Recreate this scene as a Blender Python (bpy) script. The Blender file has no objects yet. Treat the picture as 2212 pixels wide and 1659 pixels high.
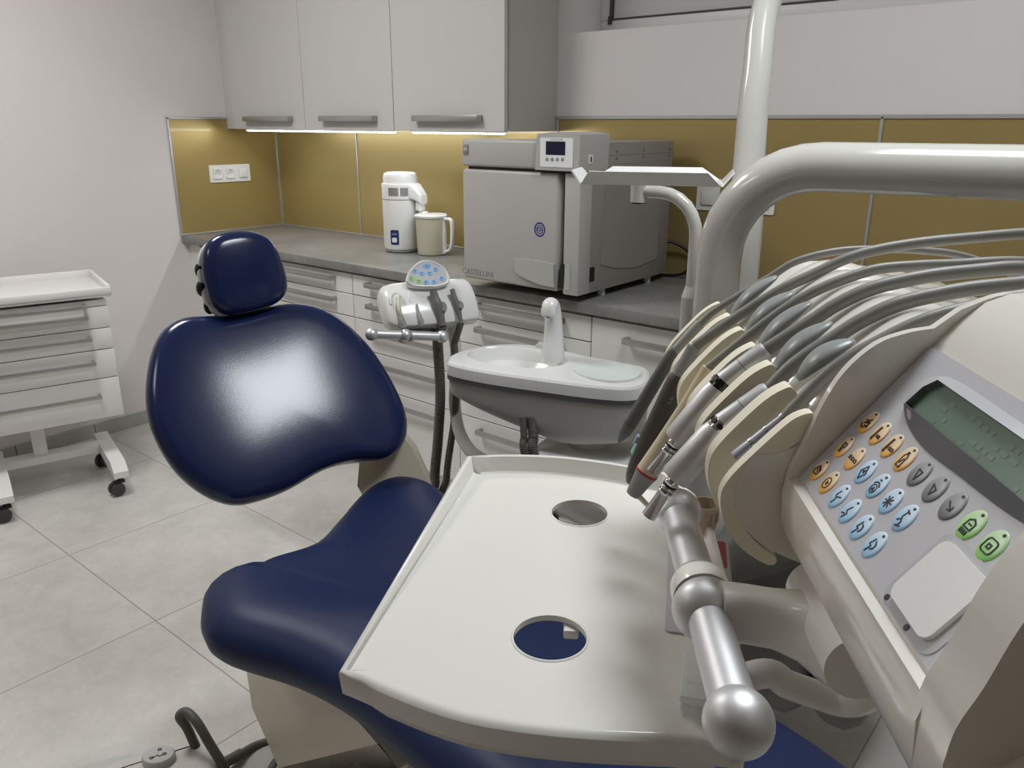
import bpy, bmesh, math, random
from mathutils import Vector, Matrix
random.seed(7)
R = math.radians
SC = bpy.context.scene
COL = SC.collection
# ------------------------------------------------------------------ camera (solved from the room's lines; metres, back wall y=0, left wall x=0)
CAM = Vector((3.809172, -2.630736, 1.430391))
YAW, PIT, ROL, FPX, IW, IH = -0.691048, 0.314256, 0.002791, 1729.0996, 2212.0, 1659.0
_f = Vector((math.sin(YAW) * math.cos(PIT), math.cos(YAW) * math.cos(PIT), -math.sin(PIT)))
_r0 = Vector((math.cos(YAW), -math.sin(YAW), 0))
_u0 = _r0.cross(_f)
_r = math.cos(ROL) * _r0 + math.sin(ROL) * _u0
_u = -math.sin(ROL) * _r0 + math.cos(ROL) * _u0
def ray(px, py): return _r * ((px - IW / 2) / FPX) - _u * ((py - IH / 2) / FPX) + _f
def UD(px, py, d): return CAM + ray(px, py) * d                  # at depth d
def onp(px, py, o, n):                                           # on a plane
    d = ray(px, py); return CAM + d * ((Vector(o) - CAM).dot(n) / d.dot(n))
def UX(px, py, x): return onp(px, py, (x, 0, 0), Vector((1, 0, 0)))
def UY(px, py, y): return onp(px, py, (0, y, 0), Vector((0, 1, 0)))
def UZ(px, py, z): return onp(px, py, (0, 0, z), Vector((0, 0, 1)))
cam = bpy.data.cameras.new('camera'); cam.sensor_width = 36; cam.lens = FPX / IW * 36; cam.clip_start = 0.02
co = bpy.data.objects.new('camera', cam); COL.objects.link(co)
m = Matrix((_r, _u, -_f)).transposed().to_4x4(); m.translation = CAM; co.matrix_world = m
SC.camera = co
# ------------------------------------------------------------------ materials
MATS = {}
def nd(t, ty, **kw):
    n = t.nodes.new(ty)
    for k, v in kw.items(): setattr(n, k, v)
    return n
def mat(name, col, rough=.4, metal=0, var=.03, vscale=8, bump=0, bscale=200, coat=0, trans=0, emit=None, estr=0, spec=.5, aniso=0, ior=1.45, rvar=0, alpha=1):
    if name in MATS: return MATS[name]
    mt = bpy.data.materials.new(name); mt.use_nodes = True; MATS[name] = mt
    t = mt.node_tree; b = t.nodes['Principled BSDF']
    b.inputs['Roughness'].default_value = rough; b.inputs['Metallic'].default_value = metal
    b.inputs['Coat Weight'].default_value = coat; b.inputs['Coat Roughness'].default_value = .08
    b.inputs['Transmission Weight'].default_value = trans; b.inputs['IOR'].default_value = ior
    b.inputs['Specular IOR Level'].default_value = spec
    b.inputs['Anisotropic'].default_value = aniso; b.inputs['Alpha'].default_value = alpha
    tc = nd(t, 'ShaderNodeTexCoord')
    nz = nd(t, 'ShaderNodeTexNoise'); nz.inputs['Scale'].default_value = vscale; nz.inputs['Detail'].default_value = 4
    t.links.new(tc.outputs['Object'], nz.inputs['Vector'])
    mx = nd(t, 'ShaderNodeMix', data_type='RGBA')
    mx.inputs['A'].default_value = tuple(c * (1 - var) for c in col) + (1,)
    mx.inputs['B'].default_value = tuple(min(1, c * (1 + var)) for c in col) + (1,)
    t.links.new(nz.outputs['Fac'], mx.inputs['Factor']); t.links.new(mx.outputs['Result'], b.inputs['Base Color'])
    if rvar:
        mr = nd(t, 'ShaderNodeMapRange'); mr.inputs['To Min'].default_value = rough - rvar; mr.inputs['To Max'].default_value = rough + rvar
        t.links.new(nz.outputs['Fac'], mr.inputs['Value']); t.links.new(mr.outputs['Result'], b.inputs['Roughness'])
    if bump:
        n2 = nd(t, 'ShaderNodeTexNoise'); n2.inputs['Scale'].default_value = bscale; n2.inputs['Detail'].default_value = 3
        t.links.new(tc.outputs['Object'], n2.inputs['Vector'])
        bp = nd(t, 'ShaderNodeBump'); bp.inputs['Strength'].default_value = bump; bp.inputs['Distance'].default_value = .002
        t.links.new(n2.outputs['Fac'], bp.inputs['Height']); t.links.new(bp.outputs['Normal'], b.inputs['Normal'])
    if emit:
        b.inputs['Emission Color'].default_value = tuple(emit) + (1,); b.inputs['Emission Strength'].default_value = estr
    return mt
def concrete(name, c0, c1, scale, rough, tile=None):
    mt = bpy.data.materials.new(name); mt.use_nodes = True; MATS[name] = mt
    t = mt.node_tree; b = t.nodes['Principled BSDF']; b.inputs['Roughness'].default_value = rough
    tc = nd(t, 'ShaderNodeTexCoord')
    def noise(s, det, dist=0):
        n = nd(t, 'ShaderNodeTexNoise'); n.inputs['Scale'].default_value = s; n.inputs['Detail'].default_value = det; n.inputs['Roughness'].default_value = .62
        n.inputs['Distortion'].default_value = dist; t.links.new(vec, n.inputs['Vector']); return n.outputs['Fac']
    def math_(op, a, bb):
        n = nd(t, 'ShaderNodeMath', operation=op)
        for i, v in enumerate((a, bb)):
            if isinstance(v, (int, float)): n.inputs[i].default_value = v
            else: t.links.new(v, n.inputs[i])
        return n.outputs[0]
    vec = tc.outputs['Object']
    if tile:
        sx, sy, x0, y0, gap = tile
        sp = nd(t, 'ShaderNodeSeparateXYZ'); t.links.new(vec, sp.inputs[0])
        u = math_('DIVIDE', math_('SUBTRACT', sp.outputs[0], x0), sx); v = math_('DIVIDE', math_('SUBTRACT', sp.outputs[1], y0), sy)
        fu, fv = math_('FLOOR', u, 0), math_('FLOOR', v, 0)
        cu, cv = math_('FRACT', u, 0), math_('FRACT', v, 0)
        cb = nd(t, 'ShaderNodeCombineXYZ'); t.links.new(fu, cb.inputs[0]); t.links.new(fv, cb.inputs[1])
        wn = nd(t, 'ShaderNodeTexWhiteNoise', noise_dimensions='3D'); t.links.new(cb.outputs[0], wn.inputs['Vector'])
        vm = nd(t, 'ShaderNodeVectorMath', operation='MULTIPLY_ADD'); t.links.new(wn.outputs['Color'], vm.inputs[0]); vm.inputs[1].default_value = (9, 9, 9)
        t.links.new(tc.outputs['Object'], vm.inputs[2]); vec = vm.outputs[0]
    a = noise(scale, 6, .3); f = noise(scale * 5, 6, .6); g = noise(scale * 22, 3)
    s = math_('ADD', math_('MULTIPLY', a, .5), math_('ADD', math_('MULTIPLY', f, .35), math_('MULTIPLY', g, .15)))
    cr = nd(t, 'ShaderNodeValToRGB'); cr.color_ramp.elements[0].position = .36; cr.color_ramp.elements[1].position = .64
    cr.color_ramp.elements[0].color = tuple(c0) + (1,); cr.color_ramp.elements[1].color = tuple(c1) + (1,)
    t.links.new(s, cr.inputs[0]); out = cr.outputs[0]
    if tile:
        hv = nd(t, 'ShaderNodeHueSaturation'); t.links.new(out, hv.inputs['Color'])
        t.links.new(math_('ADD', .97, math_('MULTIPLY', wn.outputs['Value'], .06)), hv.inputs['Value']); out = hv.outputs[0]
        gx, gy = gap / sx, gap / sy
        e = math_('MAXIMUM', math_('LESS_THAN', cu, gx), math_('LESS_THAN', cv, gy))
        mx = nd(t, 'ShaderNodeMix', data_type='RGBA'); t.links.new(e, mx.inputs['Factor']); t.links.new(out, mx.inputs['A'])
        mx.inputs['B'].default_value = (c0[0] * .62, c0[1] * .6, c0[2] * .56, 1); out = mx.outputs['Result']
    t.links.new(out, b.inputs['Base Color'])
    bp = nd(t, 'ShaderNodeBump'); bp.inputs['Strength'].default_value = .12; bp.inputs['Distance'].default_value = .002
    vec = tc.outputs['Object']; t.links.new(noise(scale * 5, 6, .6), bp.inputs['Height']); t.links.new(bp.outputs['Normal'], b.inputs['Normal'])
    return mt
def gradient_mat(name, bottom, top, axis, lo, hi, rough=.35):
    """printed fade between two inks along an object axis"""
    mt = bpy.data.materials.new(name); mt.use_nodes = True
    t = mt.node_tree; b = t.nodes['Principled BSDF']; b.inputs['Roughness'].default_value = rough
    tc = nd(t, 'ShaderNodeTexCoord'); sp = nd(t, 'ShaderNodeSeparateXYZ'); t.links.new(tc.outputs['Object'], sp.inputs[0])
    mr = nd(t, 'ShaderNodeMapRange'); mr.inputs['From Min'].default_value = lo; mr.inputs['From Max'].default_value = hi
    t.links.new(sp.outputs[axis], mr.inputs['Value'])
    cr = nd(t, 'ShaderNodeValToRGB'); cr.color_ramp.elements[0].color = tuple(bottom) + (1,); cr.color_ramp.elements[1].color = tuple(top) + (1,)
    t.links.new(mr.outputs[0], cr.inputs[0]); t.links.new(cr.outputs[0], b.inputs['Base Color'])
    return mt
# ------------------------------------------------------------------ mesh gathering
class G:
    def __init__(s): s.bm = bmesh.new()
    def _join(s, b, M=None, bevel=0, seg=2, keep=None):
        if bevel:
            es = [e for e in b.edges if e.is_manifold and e.calc_face_angle(0) > R(25)] if keep is None else [e for e in b.edges if keep(e)]
            if es: bmesh.ops.bevel(b, geom=es, offset=bevel, segments=seg, profile=.5, affect='EDGES', clamp_overlap=True)
        if M is not None:
            bmesh.ops.transform(b, matrix=M, verts=b.verts)
            if M.determinant() < 0: bmesh.ops.reverse_faces(b, faces=b.faces)
        me = bpy.data.meshes.new('t'); b.to_mesh(me); b.free(); s.bm.from_mesh(me); bpy.data.meshes.remove(me)
        return s
    def box(s, lo, hi, M=None, bevel=0, seg=2):
        b = bmesh.new(); bmesh.ops.create_cube(b, size=1)
        for v in b.verts: v.co = Vector([lo[i] + (v.co[i] + .5) * (hi[i] - lo[i]) for i in range(3)])
        return s._join(b, M, bevel, seg)
    def prism(s, pts, z0, z1, M=None, bevel=0, seg=2):
        b = bmesh.new()
        A = sum(pts[i][0] * pts[(i + 1) % len(pts)][1] - pts[(i + 1) % len(pts)][0] * pts[i][1] for i in range(len(pts)))
        if A < 0: pts = pts[::-1]
        lo = [b.verts.new((p[0], p[1], z0)) for p in pts]; hi = [b.verts.new((p[0], p[1], z1)) for p in pts]
        b.faces.new(lo[::-1]); b.faces.new(hi); n = len(pts)
        for i in range(n): b.faces.new((lo[i], lo[(i + 1) % n], hi[(i + 1) % n], hi[i]))
        return s._join(b, M, bevel, seg)
    def loft(s, rings, closed=True, caps=True, M=None, ringclose=False):
        b = bmesh.new(); V = [[b.verts.new(p) for p in r] for r in rings]; n = len(rings[0]); k = len(rings)
        for i in range(k if ringclose else k - 1):
            a, c = V[i], V[(i + 1) % k]
            for j in range(n if closed else n - 1): b.faces.new((a[j], a[(j + 1) % n], c[(j + 1) % n], c[j]))
        if caps and closed and not ringclose:
            if caps != 'end': b.faces.new(V[0][::-1])
            b.faces.new(V[-1])
        bmesh.ops.recalc_face_normals(b, faces=b.faces)
        return s._join(b, M)
    def lathe(s, prof, M=None, n=32):
        rings = [[(max(r, 1e-5) * math.cos(2 * math.pi * j / n), max(r, 1e-5) * math.sin(2 * math.pi * j / n), z) for j in range(n)] for r, z in prof]
        return s.loft(rings, M=M)
    def tube(s, pts, r, n=16, sub=0, M=None, cap=True):
        P = [Vector(p) for p in pts]
        rr = list(r) if isinstance(r, (list, tuple)) else [r] * len(P)
        if sub: P, rr = crv(P, sub, rr)
        rings = []; T = (P[1] - P[0]).normalized(); N = T.orthogonal().normalized()
        for i, p in enumerate(P):
            t = (P[min(i + 1, len(P) - 1)] - P[max(i - 1, 0)]).normalized()
            N = (N - t * N.dot(t)).normalized(); B = t.cross(N)
            rings.append([p + (N * math.cos(2 * math.pi * j / n) + B * math.sin(2 * math.pi * j / n)) * rr[i] for j in range(n)])
        return s.loft(rings, caps=cap, M=M)
    def ball(s, c, r, n=24, M=None, sc=(1, 1, 1)):
        b = bmesh.new(); bmesh.ops.create_uvsphere(b, u_segments=n, v_segments=n // 2, radius=r)
        for v in b.verts: v.co = Vector(c) + Vector((v.co[0] * sc[0], v.co[1] * sc[1], v.co[2] * sc[2]))
        return s._join(b, M)
    def build(s, name, mt, parent=None, ang=38, kind=None):
        me = bpy.data.meshes.new(name)
        s.bm.to_mesh(me); s.bm.free()
        for p in me.polygons: p.use_smooth = True
        me.set_sharp_from_angle(angle=R(ang))
        if isinstance(mt, (list, tuple)):
            for x in mt: me.materials.append(x)
        else: me.materials.append(mt)
        o = bpy.data.objects.new(name, me); COL.objects.link(o)
        if parent is not None:
            me.transform(wm(parent).inverted()); o.parent = parent
        else:
            cs = [v.co for v in me.vertices]; c = Vector([(min(q[i] for q in cs) + max(q[i] for q in cs)) / 2 for i in range(3)])
            if kind != 'structure': me.transform(Matrix.Translation(-c)); o.location = c; WM[o] = Matrix.Translation(c)
            else: WM[o] = Matrix()
        if kind: o['kind'] = kind
        return o
WM = {}
def wm(o): return WM[o] if o in WM else WM[root_of(o)]
def root_of(o):
    while o.parent is not None: o = o.parent
    return o
def thing(name, label, cat, loc, group=None):
    o = bpy.data.objects.new(name, None); COL.objects.link(o); o.empty_display_size = .05
    o.location = Vector(loc); WM[o] = Matrix.Translation(Vector(loc)); return tag(o, label, cat, group)
def tag(o, label, cat, group=None):
    o['label'] = label; o['category'] = cat
    if group: o['group'] = group
    return o
def crv(P, sub, rr=None):
    """Catmull-Rom resampling"""
    P = [Vector(p) for p in P]; out = []; ro = []
    for i in range(len(P) - 1):
        p0 = P[i - 1] if i else P[0] * 2 - P[1]; p1, p2 = P[i], P[i + 1]; p3 = P[i + 2] if i + 2 < len(P) else P[-1] * 2 - P[-2]
        for k in range(sub):
            t = k / sub
            out.append(.5 * ((2 * p1) + (p2 - p0) * t + (2 * p0 - 5 * p1 + 4 * p2 - p3) * t * t + (3 * p1 - p0 - 3 * p2 + p3) * t ** 3))
            if rr: ro.append(rr[i] * (1 - t) + rr[i + 1] * t)
    out.append(P[-1])
    if rr: ro.append(rr[-1]); return out, ro
    return out
def crvc(P, sub):
    """closed Catmull-Rom"""
    P = [Vector(p) for p in P]; n = len(P); out = []
    for i in range(n):
        p0, p1, p2, p3 = P[i - 1], P[i], P[(i + 1) % n], P[(i + 2) % n]
        for k in range(sub):
            t = k / sub
            out.append(.5 * ((2 * p1) + (p2 - p0) * t + (2 * p0 - 5 * p1 + 4 * p2 - p3) * t * t + (3 * p1 - p0 - 3 * p2 + p3) * t ** 3))
    return out
def FR(o, x, y, z=None):
    """frame matrix from origin and two axes (z = x cross y unless given)"""
    x = Vector(x).normalized(); y = Vector(y); y = (y - x * y.dot(x)).normalized(); z = x.cross(y)
    M = Matrix((x, y, z)).transposed().to_4x4(); M.translation = Vector(o); return M
def axis_to(p, d):
    """frame at p whose z axis runs along d"""
    d = Vector(d).normalized(); x = d.orthogonal().normalized(); return FR(p, x, d.cross(x))
def rrect(x0, y0, x1, y1, r, n=5):
    out = []
    for cx, cy, a0 in ((x1 - r, y1 - r, 0), (x0 + r, y1 - r, 90), (x0 + r, y0 + r, 180), (x1 - r, y0 + r, 270)):
        for i in range(n + 1): a = R(a0 + 90 * i / n); out.append((cx + r * math.cos(a), cy + r * math.sin(a)))
    return out
def ell(cx, cy, rx, ry, n=28, rot=0):
    return [(cx + rx * math.cos(2 * math.pi * i / n) * math.cos(rot) - ry * math.sin(2 * math.pi * i / n) * math.sin(rot), cy + rx * math.cos(2 * math.pi * i / n) * math.sin(rot) + ry * math.sin(2 * math.pi * i / n) * math.cos(rot)) for i in range(n)]
def lettering(txt, size, M, mt, parent, depth=.0004, name='lettering', bold=0):
    c = bpy.data.curves.new(name, 'FONT'); c.body = txt; c.size = size; c.extrude = depth; c.offset = bold; c.align_x = 'CENTER'; c.align_y = 'CENTER'; c.resolution_u = 3
    t = bpy.data.objects.new('t', c); COL.objects.link(t)
    dg = bpy.context.evaluated_depsgraph_get(); dg.update()
    me = bpy.data.meshes.new_from_object(t.evaluated_get(dg)); bpy.data.objects.remove(t); bpy.data.curves.remove(c)
    me.name = name; me.materials.clear(); me.materials.append(mt); me.transform(wm(parent).inverted() @ M)
    o = bpy.data.objects.new(name, me); COL.objects.link(o); o.parent = parent; return o
def stroke(g, pts, w, h, M, closed=False):
    """a raised ink line along a flat polyline"""
    P = [Vector((p[0], p[1])) for p in pts]; n = len(P)
    for i in range(n if closed else n - 1):
        a, b = P[i], P[(i + 1) % n]; d = (b - a)
        if d.length < 1e-7: continue
        d.normalize(); q = Vector((-d.y, d.x)) * w / 2; a2 = a - d * w * .3; b2 = b + d * w * .3
        g.prism([a2 - q, b2 - q, b2 + q, a2 + q], 0, h, M)
    return g
# palette
WHITE = mat('white_laminate', (.74, .735, .72), .42, var=.01)
CABW = mat('wall_cabinet_laminate_dimmed', (.60, .59, .575), .42, var=.01)  # white laminate darkened for the ceiling light's falloff at wall-cabinet height
NAVYS = mat('navy_seat_upholstery', (.009, .019, .072), .44, var=.06, vscale=5, bump=.05, bscale=420, spec=.3)
WALL = mat('wall_paint', (.72, .69, .685), .8, var=.015, vscale=2, bump=.08, bscale=350)
TAUPE = mat('taupe_wall_paint', (.30, .255, .215), .8, var=.02, vscale=2)
CEIL = mat('ceiling_paint', (.8, .79, .77), .85, var=.01)
ALU = mat('brushed_aluminium', (.47, .465, .455), .40, .9, var=.05, vscale=40)
TRIM = mat('aluminium_trim', (.55, .56, .56), .42, .75, var=.04, vscale=30)
GOLD = mat('gold_panel', (.43, .325, .13), .36, .5, var=.05, vscale=3, rvar=.03, coat=.2)
PLAST = mat('white_plastic', (.76, .755, .72), .3, var=.012)
SHELL = mat('ivory_lacquer', (.79, .765, .70), .2, var=.012, coat=.5)
SHELLW = mat('warm_white_shell', (.82, .80, .745), .27, var=.012, coat=.3)
CREAM = mat('cream_silicone', (.84, .775, .62), .45, var=.02)
GREYM = mat('grey_plastic', (.25, .25, .26), .45, var=.03)
HOSE = mat('grey_hose', (.235, .23, .215), .42, var=.03, vscale=20)
HOSED = mat('dark_grey_hose', (.10, .098, .088), .5, var=.05, vscale=30)
BLACK = mat('black_plastic', (.012, .012, .013), .4, var=.1)
NAVY = mat('navy_upholstery', (.009, .019, .075), .155, var=.06, vscale=5, bump=.04, bscale=420, spec=.55)
SILVER = mat('satin_silver', (.66, .66, .675), .47, .85, var=.02, vscale=60)
CHROME = mat('chrome', (.72, .72, .72), .1, 1, var=.02)
INK = mat('black_ink', (.02, .02, .02), .5)
GREYINK = mat('grey_ink', (.22, .22, .22), .5)
# ================================================================== THE ROOM
XR, YF, ZT = 5.3, -4.4, 2.62
floor_m = concrete('stone_tile_floor', (.52, .51, .48), (.70, .685, .65), 2.2, .38, tile=(.603, .603, 1.0525, -1.7165, .004))
g = G(); g.box((-.1, YF - .1, -.06), (XR + .1, .1, 0)); g.build('floor', floor_m, kind='structure')
g = G(); g.box((-.1, YF - .1, ZT), (XR + .1, .1, ZT + .08)); g.build('ceiling', CEIL, kind='structure')
g = G(); g.box((-.1, YF, 0), (0, 0, ZT)); g.build('wall_left', WALL, kind='structure')
g = G(); g.box((XR, YF, 0), (XR + .1, 0, ZT)); g.build('wall_right', TAUPE, kind='structure')
g = G(); g.box((-.1, YF - .1, 0), (XR + .1, YF, ZT)); g.build('wall_front', TAUPE, kind='structure')
WX0, WX1, WZ0, WZ1, WD = 1.923, 4.25, 1.7515, 2.45, .175
g = G()
for lo, hi in (((-.1, 0, 0), (XR + .1, .30, WZ0)), ((-.1, 0, WZ1), (XR + .1, .30, ZT)), ((-.1, 0, WZ0), (WX0, .30, WZ1)), ((WX1, 0, WZ0), (XR + .1, .30, WZ1))): g.box(lo, hi)
g.build('wall_back', WALL, kind='structure')
FRAME = mat('window_frame_pvc', (.66, .65, .64), .35, var=.01)
GASK = mat('window_gasket', (.05, .05, .05), .6)
PANE = mat('night_frosted_pane', (.52, .51, .50), .45, var=.02)
g = G(); y0, y1 = WD, WD + .06; F_ = .055
g.box((WX0, y0, WZ0), (WX1, y1, WZ0 + F_), bevel=.004); g.box((WX0, y0, WZ1 - F_), (WX1, y1, WZ1), bevel=.004)
g.box((WX0, y0, WZ0 + F_), (WX0 + F_, y1, WZ1 - F_), bevel=.004); g.box((WX1 - F_, y0, WZ0 + F_), (WX1, y1, WZ1 - F_), bevel=.004)
win = g.build('window_1', FRAME, kind='structure')
g = G(); a = F_ + .006
for lo, hi in (((WX0 + F_, y0 - .001, WZ0 + F_), (WX1 - F_, y0 + .02, WZ0 + a)), ((WX0 + F_, y0 - .001, WZ0 + a), (WX0 + a, y0 + .02, WZ1 - F_))): g.box(lo, hi)
g.build('gasket', GASK, win)
g = G(); g.box((WX0 + a, y0 + .004, WZ0 + a), (WX1 - F_, y0 + .016, WZ1 - F_)); g.build('pane', PANE, win)
g = G(); g.box((WX0 + .043, y0 - .012, WZ0 + .04), (WX0 + .056, y0 + .002, WZ0 + .07), bevel=.003); g.tube([(WX0 + .052, y0 - .006, WZ0 + .06), (WX0 + .052, y0 - .006, WZ1 - .1)], .004, 8)
g.build('hinge', GASK, win)
base_m = concrete('stone_skirting', (.33, .33, .305), (.43, .43, .40), 3, .45)
g = G()
for a0, a1 in ((-4.39, -3.31), (-3.307, -2.104), (-2.101, -1.5), (-1.497, -1.156), (-1.153, -.6)): g.box((0, a0, 0), (.011, a1, .064), bevel=.001, seg=1)
g.build('baseboard_left', base_m, kind='structure')
# gold splashback panels and their aluminium edging
ZC, ZG, DC = .90, 1.4534, .598
g = G(); g.box((.0005, -DC + .006, ZC + .006), (.0045, -.006, ZG - .006)); tag(g.build('splashback_panel', GOLD), 'gold splashback panel on the left wall around the triple socket', 'wall panel', 'gold splashback panels')
for x0, x1, lb in ((.004, .657, 'narrow gold splashback panel next to the room corner, left of the first vertical strip'), (.664, 1.86, 'gold splashback panel behind the water distiller under the LED strips'),
                   (1.867, 3.056, 'gold splashback panel behind the grey steriliser and the white posts'), (3.064, 4.26, 'gold splashback panel at far right, beyond the slanting grey strip')):
    g = G(); g.box((x0, -.0045, ZC + .006), (x1, -.0005, ZG - .006)); tag(g.build('splashback_panel', GOLD), lb, 'wall panel', 'gold splashback panels')
tn = [0]
def trim(lo, hi, b=.0012):
    tn[0] += 1; g = G(); g.box(lo, hi, bevel=b, seg=1); return g.build('trim_%d' % tn[0], TRIM, kind='structure')
trim((0, -DC - .003, ZC - .0), (.009, -DC + .006, ZG + .003)); trim((0, -DC - .003, ZG - .006), (.009, 0, ZG + .005))
trim((0, -.012, ZC), (.012, 0, ZG)); trim((.656, -.009, ZC), (.665, 0, ZG)); trim((1.859, -.009, ZC), (1.868, 0, ZG)); trim((3.055, -.009, ZC), (3.065, 0, ZG))
trim((0, -.009, ZG - .006), (4.26, 0, ZG + .006)); trim((.01, -.011, ZC), (3.3, -.003, ZC + .007)); trim((.003, -DC, ZC), (.011, -.011, ZC + .007))
# ceiling LED panels (light the room)
LEDP = mat('led_panel_diffuser', (.9, .9, .9), .5, emit=(1, .985, .955), estr=1.0)
LEDP2 = mat('led_panel_diffuser_cool', (.9, .9, .9), .5, emit=(.93, .97, 1), estr=1.0)
PANELS = [(3.6, -1.42, 14.0, LEDP2), (1.25, -1.75, 16.0, LEDP), (1.5, -3.5, 4.0, LEDP)]
for px, py, st, mm in PANELS:
    t = thing('ceiling_light', 'square white LED panel set into the ceiling', 'ceiling light', (px, py, ZT - .03), 'ceiling LED panels')
    m2 = mm.copy(); m2.node_tree.nodes['Principled BSDF'].inputs['Emission Strength'].default_value = st
    g = G(); h = .30
    for lo, hi in (((-h - .02, -h - .02), (h + .02, -h)), ((-h - .02, h), (h + .02, h + .02)), ((-h - .02, -h), (-h, h)), ((h, -h), (h + .02, h))): g.box((px + lo[0], py + lo[1], ZT - .03), (px + hi[0], py + hi[1], ZT - .0005))
    g.build('frame', WHITE, t)
    g = G(); g.box((px - h, py - h, ZT - .022), (px + h, py + h, ZT - .012)); g.build('diffuser', m2, t)
# ================================================================== CABINETS
def bar_handle(p0, p1, out, parent, up=(0, 0, 1), hgt=.014, proj=.032, mt=None):
    """slim flat bar pull; p0-p1 along the face, out = outward normal"""
    p0, p1, out, up = Vector(p0), Vector(p1), Vector(out).normalized(), Vector(up)
    L = (p1 - p0).length; M = FR(p0, p1 - p0, up); s = 1 if M.to_3x3() @ Vector((0, 0, 1)) @ out > 0 else -1
    g = G(); z = lambda a, b: (min(a * s, b * s), max(a * s, b * s))
    a, b = z(proj - .011, proj); g.box((0, -hgt / 2, a), (L, hgt / 2, b), M, .002)
    a, b = z(0, proj - .006)
    g.box((0, -hgt / 2, a), (.011, hgt / 2, b), M, .0015); g.box((L - .011, -hgt / 2, a), (L, hgt / 2, b), M, .0015)
    return g.build('handle', mt or ALU, parent)
ZU, DU, ZTOP = 1.403, .307, 2.13
xs = [(.092, .675), (.675, 1.262), (1.262, 1.8548)]
ul = ['white wall cabinet at the left, nearest the room corner', 'middle one of the three white wall cabinets', 'white wall cabinet at the right, its grey side panel showing']
hx = [(.225, .588), (.81, 1.163), (1.395, 1.742)]
SIDE = mat('grey_side_laminate', (.50, .49, .46), .5, var=.01)
for i, (x0, x1) in enumerate(xs):
    t = thing('wall_cabinet', ul[i], 'cabinet', ((x0 + x1) / 2, -.15, ZU), 'white wall cabinets')
    g = G(); xe = x1 - .004 if i < 2 else x1
    g.box((x0, -DU + .022, ZU), (xe, -.001, ZTOP)); g.build('carcass', SIDE if i == 2 else CABW, t)
    g = G(); g.box((x0 + .0012, -DU, ZU - .001), (x1 - (.0012 if i < 2 else .006), -DU + .019, ZTOP), bevel=.0012, seg=1); d = g.build('door', CABW, t)
    bar_handle((hx[i][0], -DU, 1.450), (hx[i][1], -DU, 1.450), (0, -1, 0), d, hgt=.022)
g = G(); g.box((.001, -DU + .022, ZU), (.090, -DU + .04, ZTOP)); o = g.build('filler_strip', CABW); tag(o, 'narrow white filler strip between the left wall and the first wall cabinet', 'filler strip')
LEDM = mat('led_strip_diffuser', (.9, .9, .9), .4, emit=(.94, .985, 1), estr=27)
for x0, x1, lb in ((.181, 1.242, 'longer glowing LED strip under the two left wall cabinets'), (1.348, 1.828, 'shorter glowing LED strip under the right wall cabinet')):
    t = thing('led_strip', lb, 'light strip', ((x0 + x1) / 2, -.285, ZU), 'LED strips under the wall cabinets')
    g = G(); g.box((x0, -.296, ZU - .004), (x1, -.272, ZU - .0005)); g.build('profile', ALU, t)
    g = G(); n = int((x1 - x0) / .0165)
    for k in range(n):
        xa = x0 + (x1 - x0) * k / n; xb = x0 + (x1 - x0) * (k + 1) / n; xm = (xa + xb) / 2
        g.loft([[(xq, -.284 + hh * 1.15 * math.cos(a), ZU - .004 - hh * .8 * math.sin(a)) for a in [math.pi * j / 6 for j in range(7)]] for xq, hh in ((xa, .0068), (xm - .004, .0088), (xm + .004, .0088), (xb, .0068))])
    g.build('diffuser', LEDM, t)
# base units
FY = -.575
zs = [.855, .770, .6755, .5455, .394, .105]
units = [(.104, .687), (.687, 1.270), (1.270, 1.852), (1.852, 2.4335)]
dl = ['white five-drawer base unit nearest the left wall, mostly behind the headrest', 'white five-drawer base unit second from the left wall, behind the blue backrest', 'white five-drawer base unit behind the assistant control head', 'white five-drawer base unit behind the spittoon bowl and its spout']
for i, (x0, x1) in enumerate(units):
    t = thing('drawer_unit', dl[i], 'cabinet', ((x0 + x1) / 2, -.3, .1), 'white drawer units under the worktop')
    g = G(); g.box((x0 + .001, FY + .021, .1), (x1 - .001, -.002, .8645)); g.build('carcass', WHITE, t)
    for k in range(5):
        g = G(); g.box((x0 + .0015, FY, zs[k + 1] + .0018), (x1 - .0015, FY + .019, zs[k] - .0018), bevel=.0012, seg=1); d = g.build('drawer', WHITE, t)
        zh = (zs[k] - .030) if k < 2 else zs[k] - .042
        bar_handle((x0 + .105, FY, zh), (x1 - .105, FY, zh), (0, -1, 0), d, hgt=.019)
t = thing('base_cabinet', 'white base cabinet with one tall front under the right end of the worktop', 'cabinet', (2.75, -.3, .1))
g = G(); g.box((2.4345, FY + .021, .1), (3.29, -.002, .8645)); g.build('carcass', WHITE, t)
g = G(); g.box((2.436, FY, .107), (2.862, FY + .019, .853), bevel=.0012, seg=1); d = g.build('door', WHITE, t); bar_handle((2.565, FY, .803), (2.80, FY, .803), (0, -1, 0), d, hgt=.019)
g = G(); g.box((2.865, FY, .107), (3.288, FY + .019, .853), bevel=.0012, seg=1); d = g.build('door', WHITE, t); bar_handle((2.95, FY, .803), (3.19, FY, .803), (0, -1, 0), d, hgt=.019)
g = G(); g.box((.0, FY + .012, .0), (.101, FY + .03, .8645)); tag(g.build('filler_strip', WHITE), 'white filler strip between the left wall and the first drawer unit', 'filler strip')
g = G(); g.box((.103, -.52, .0), (3.29, -.50, .099)); tag(g.build('plinth', WHITE), 'white plinth board along the floor under the base units', 'plinth')
TOPM = concrete('concrete_look_laminate', (.145, .145, .14), (.285, .28, .27), 3.0, .33)
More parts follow.
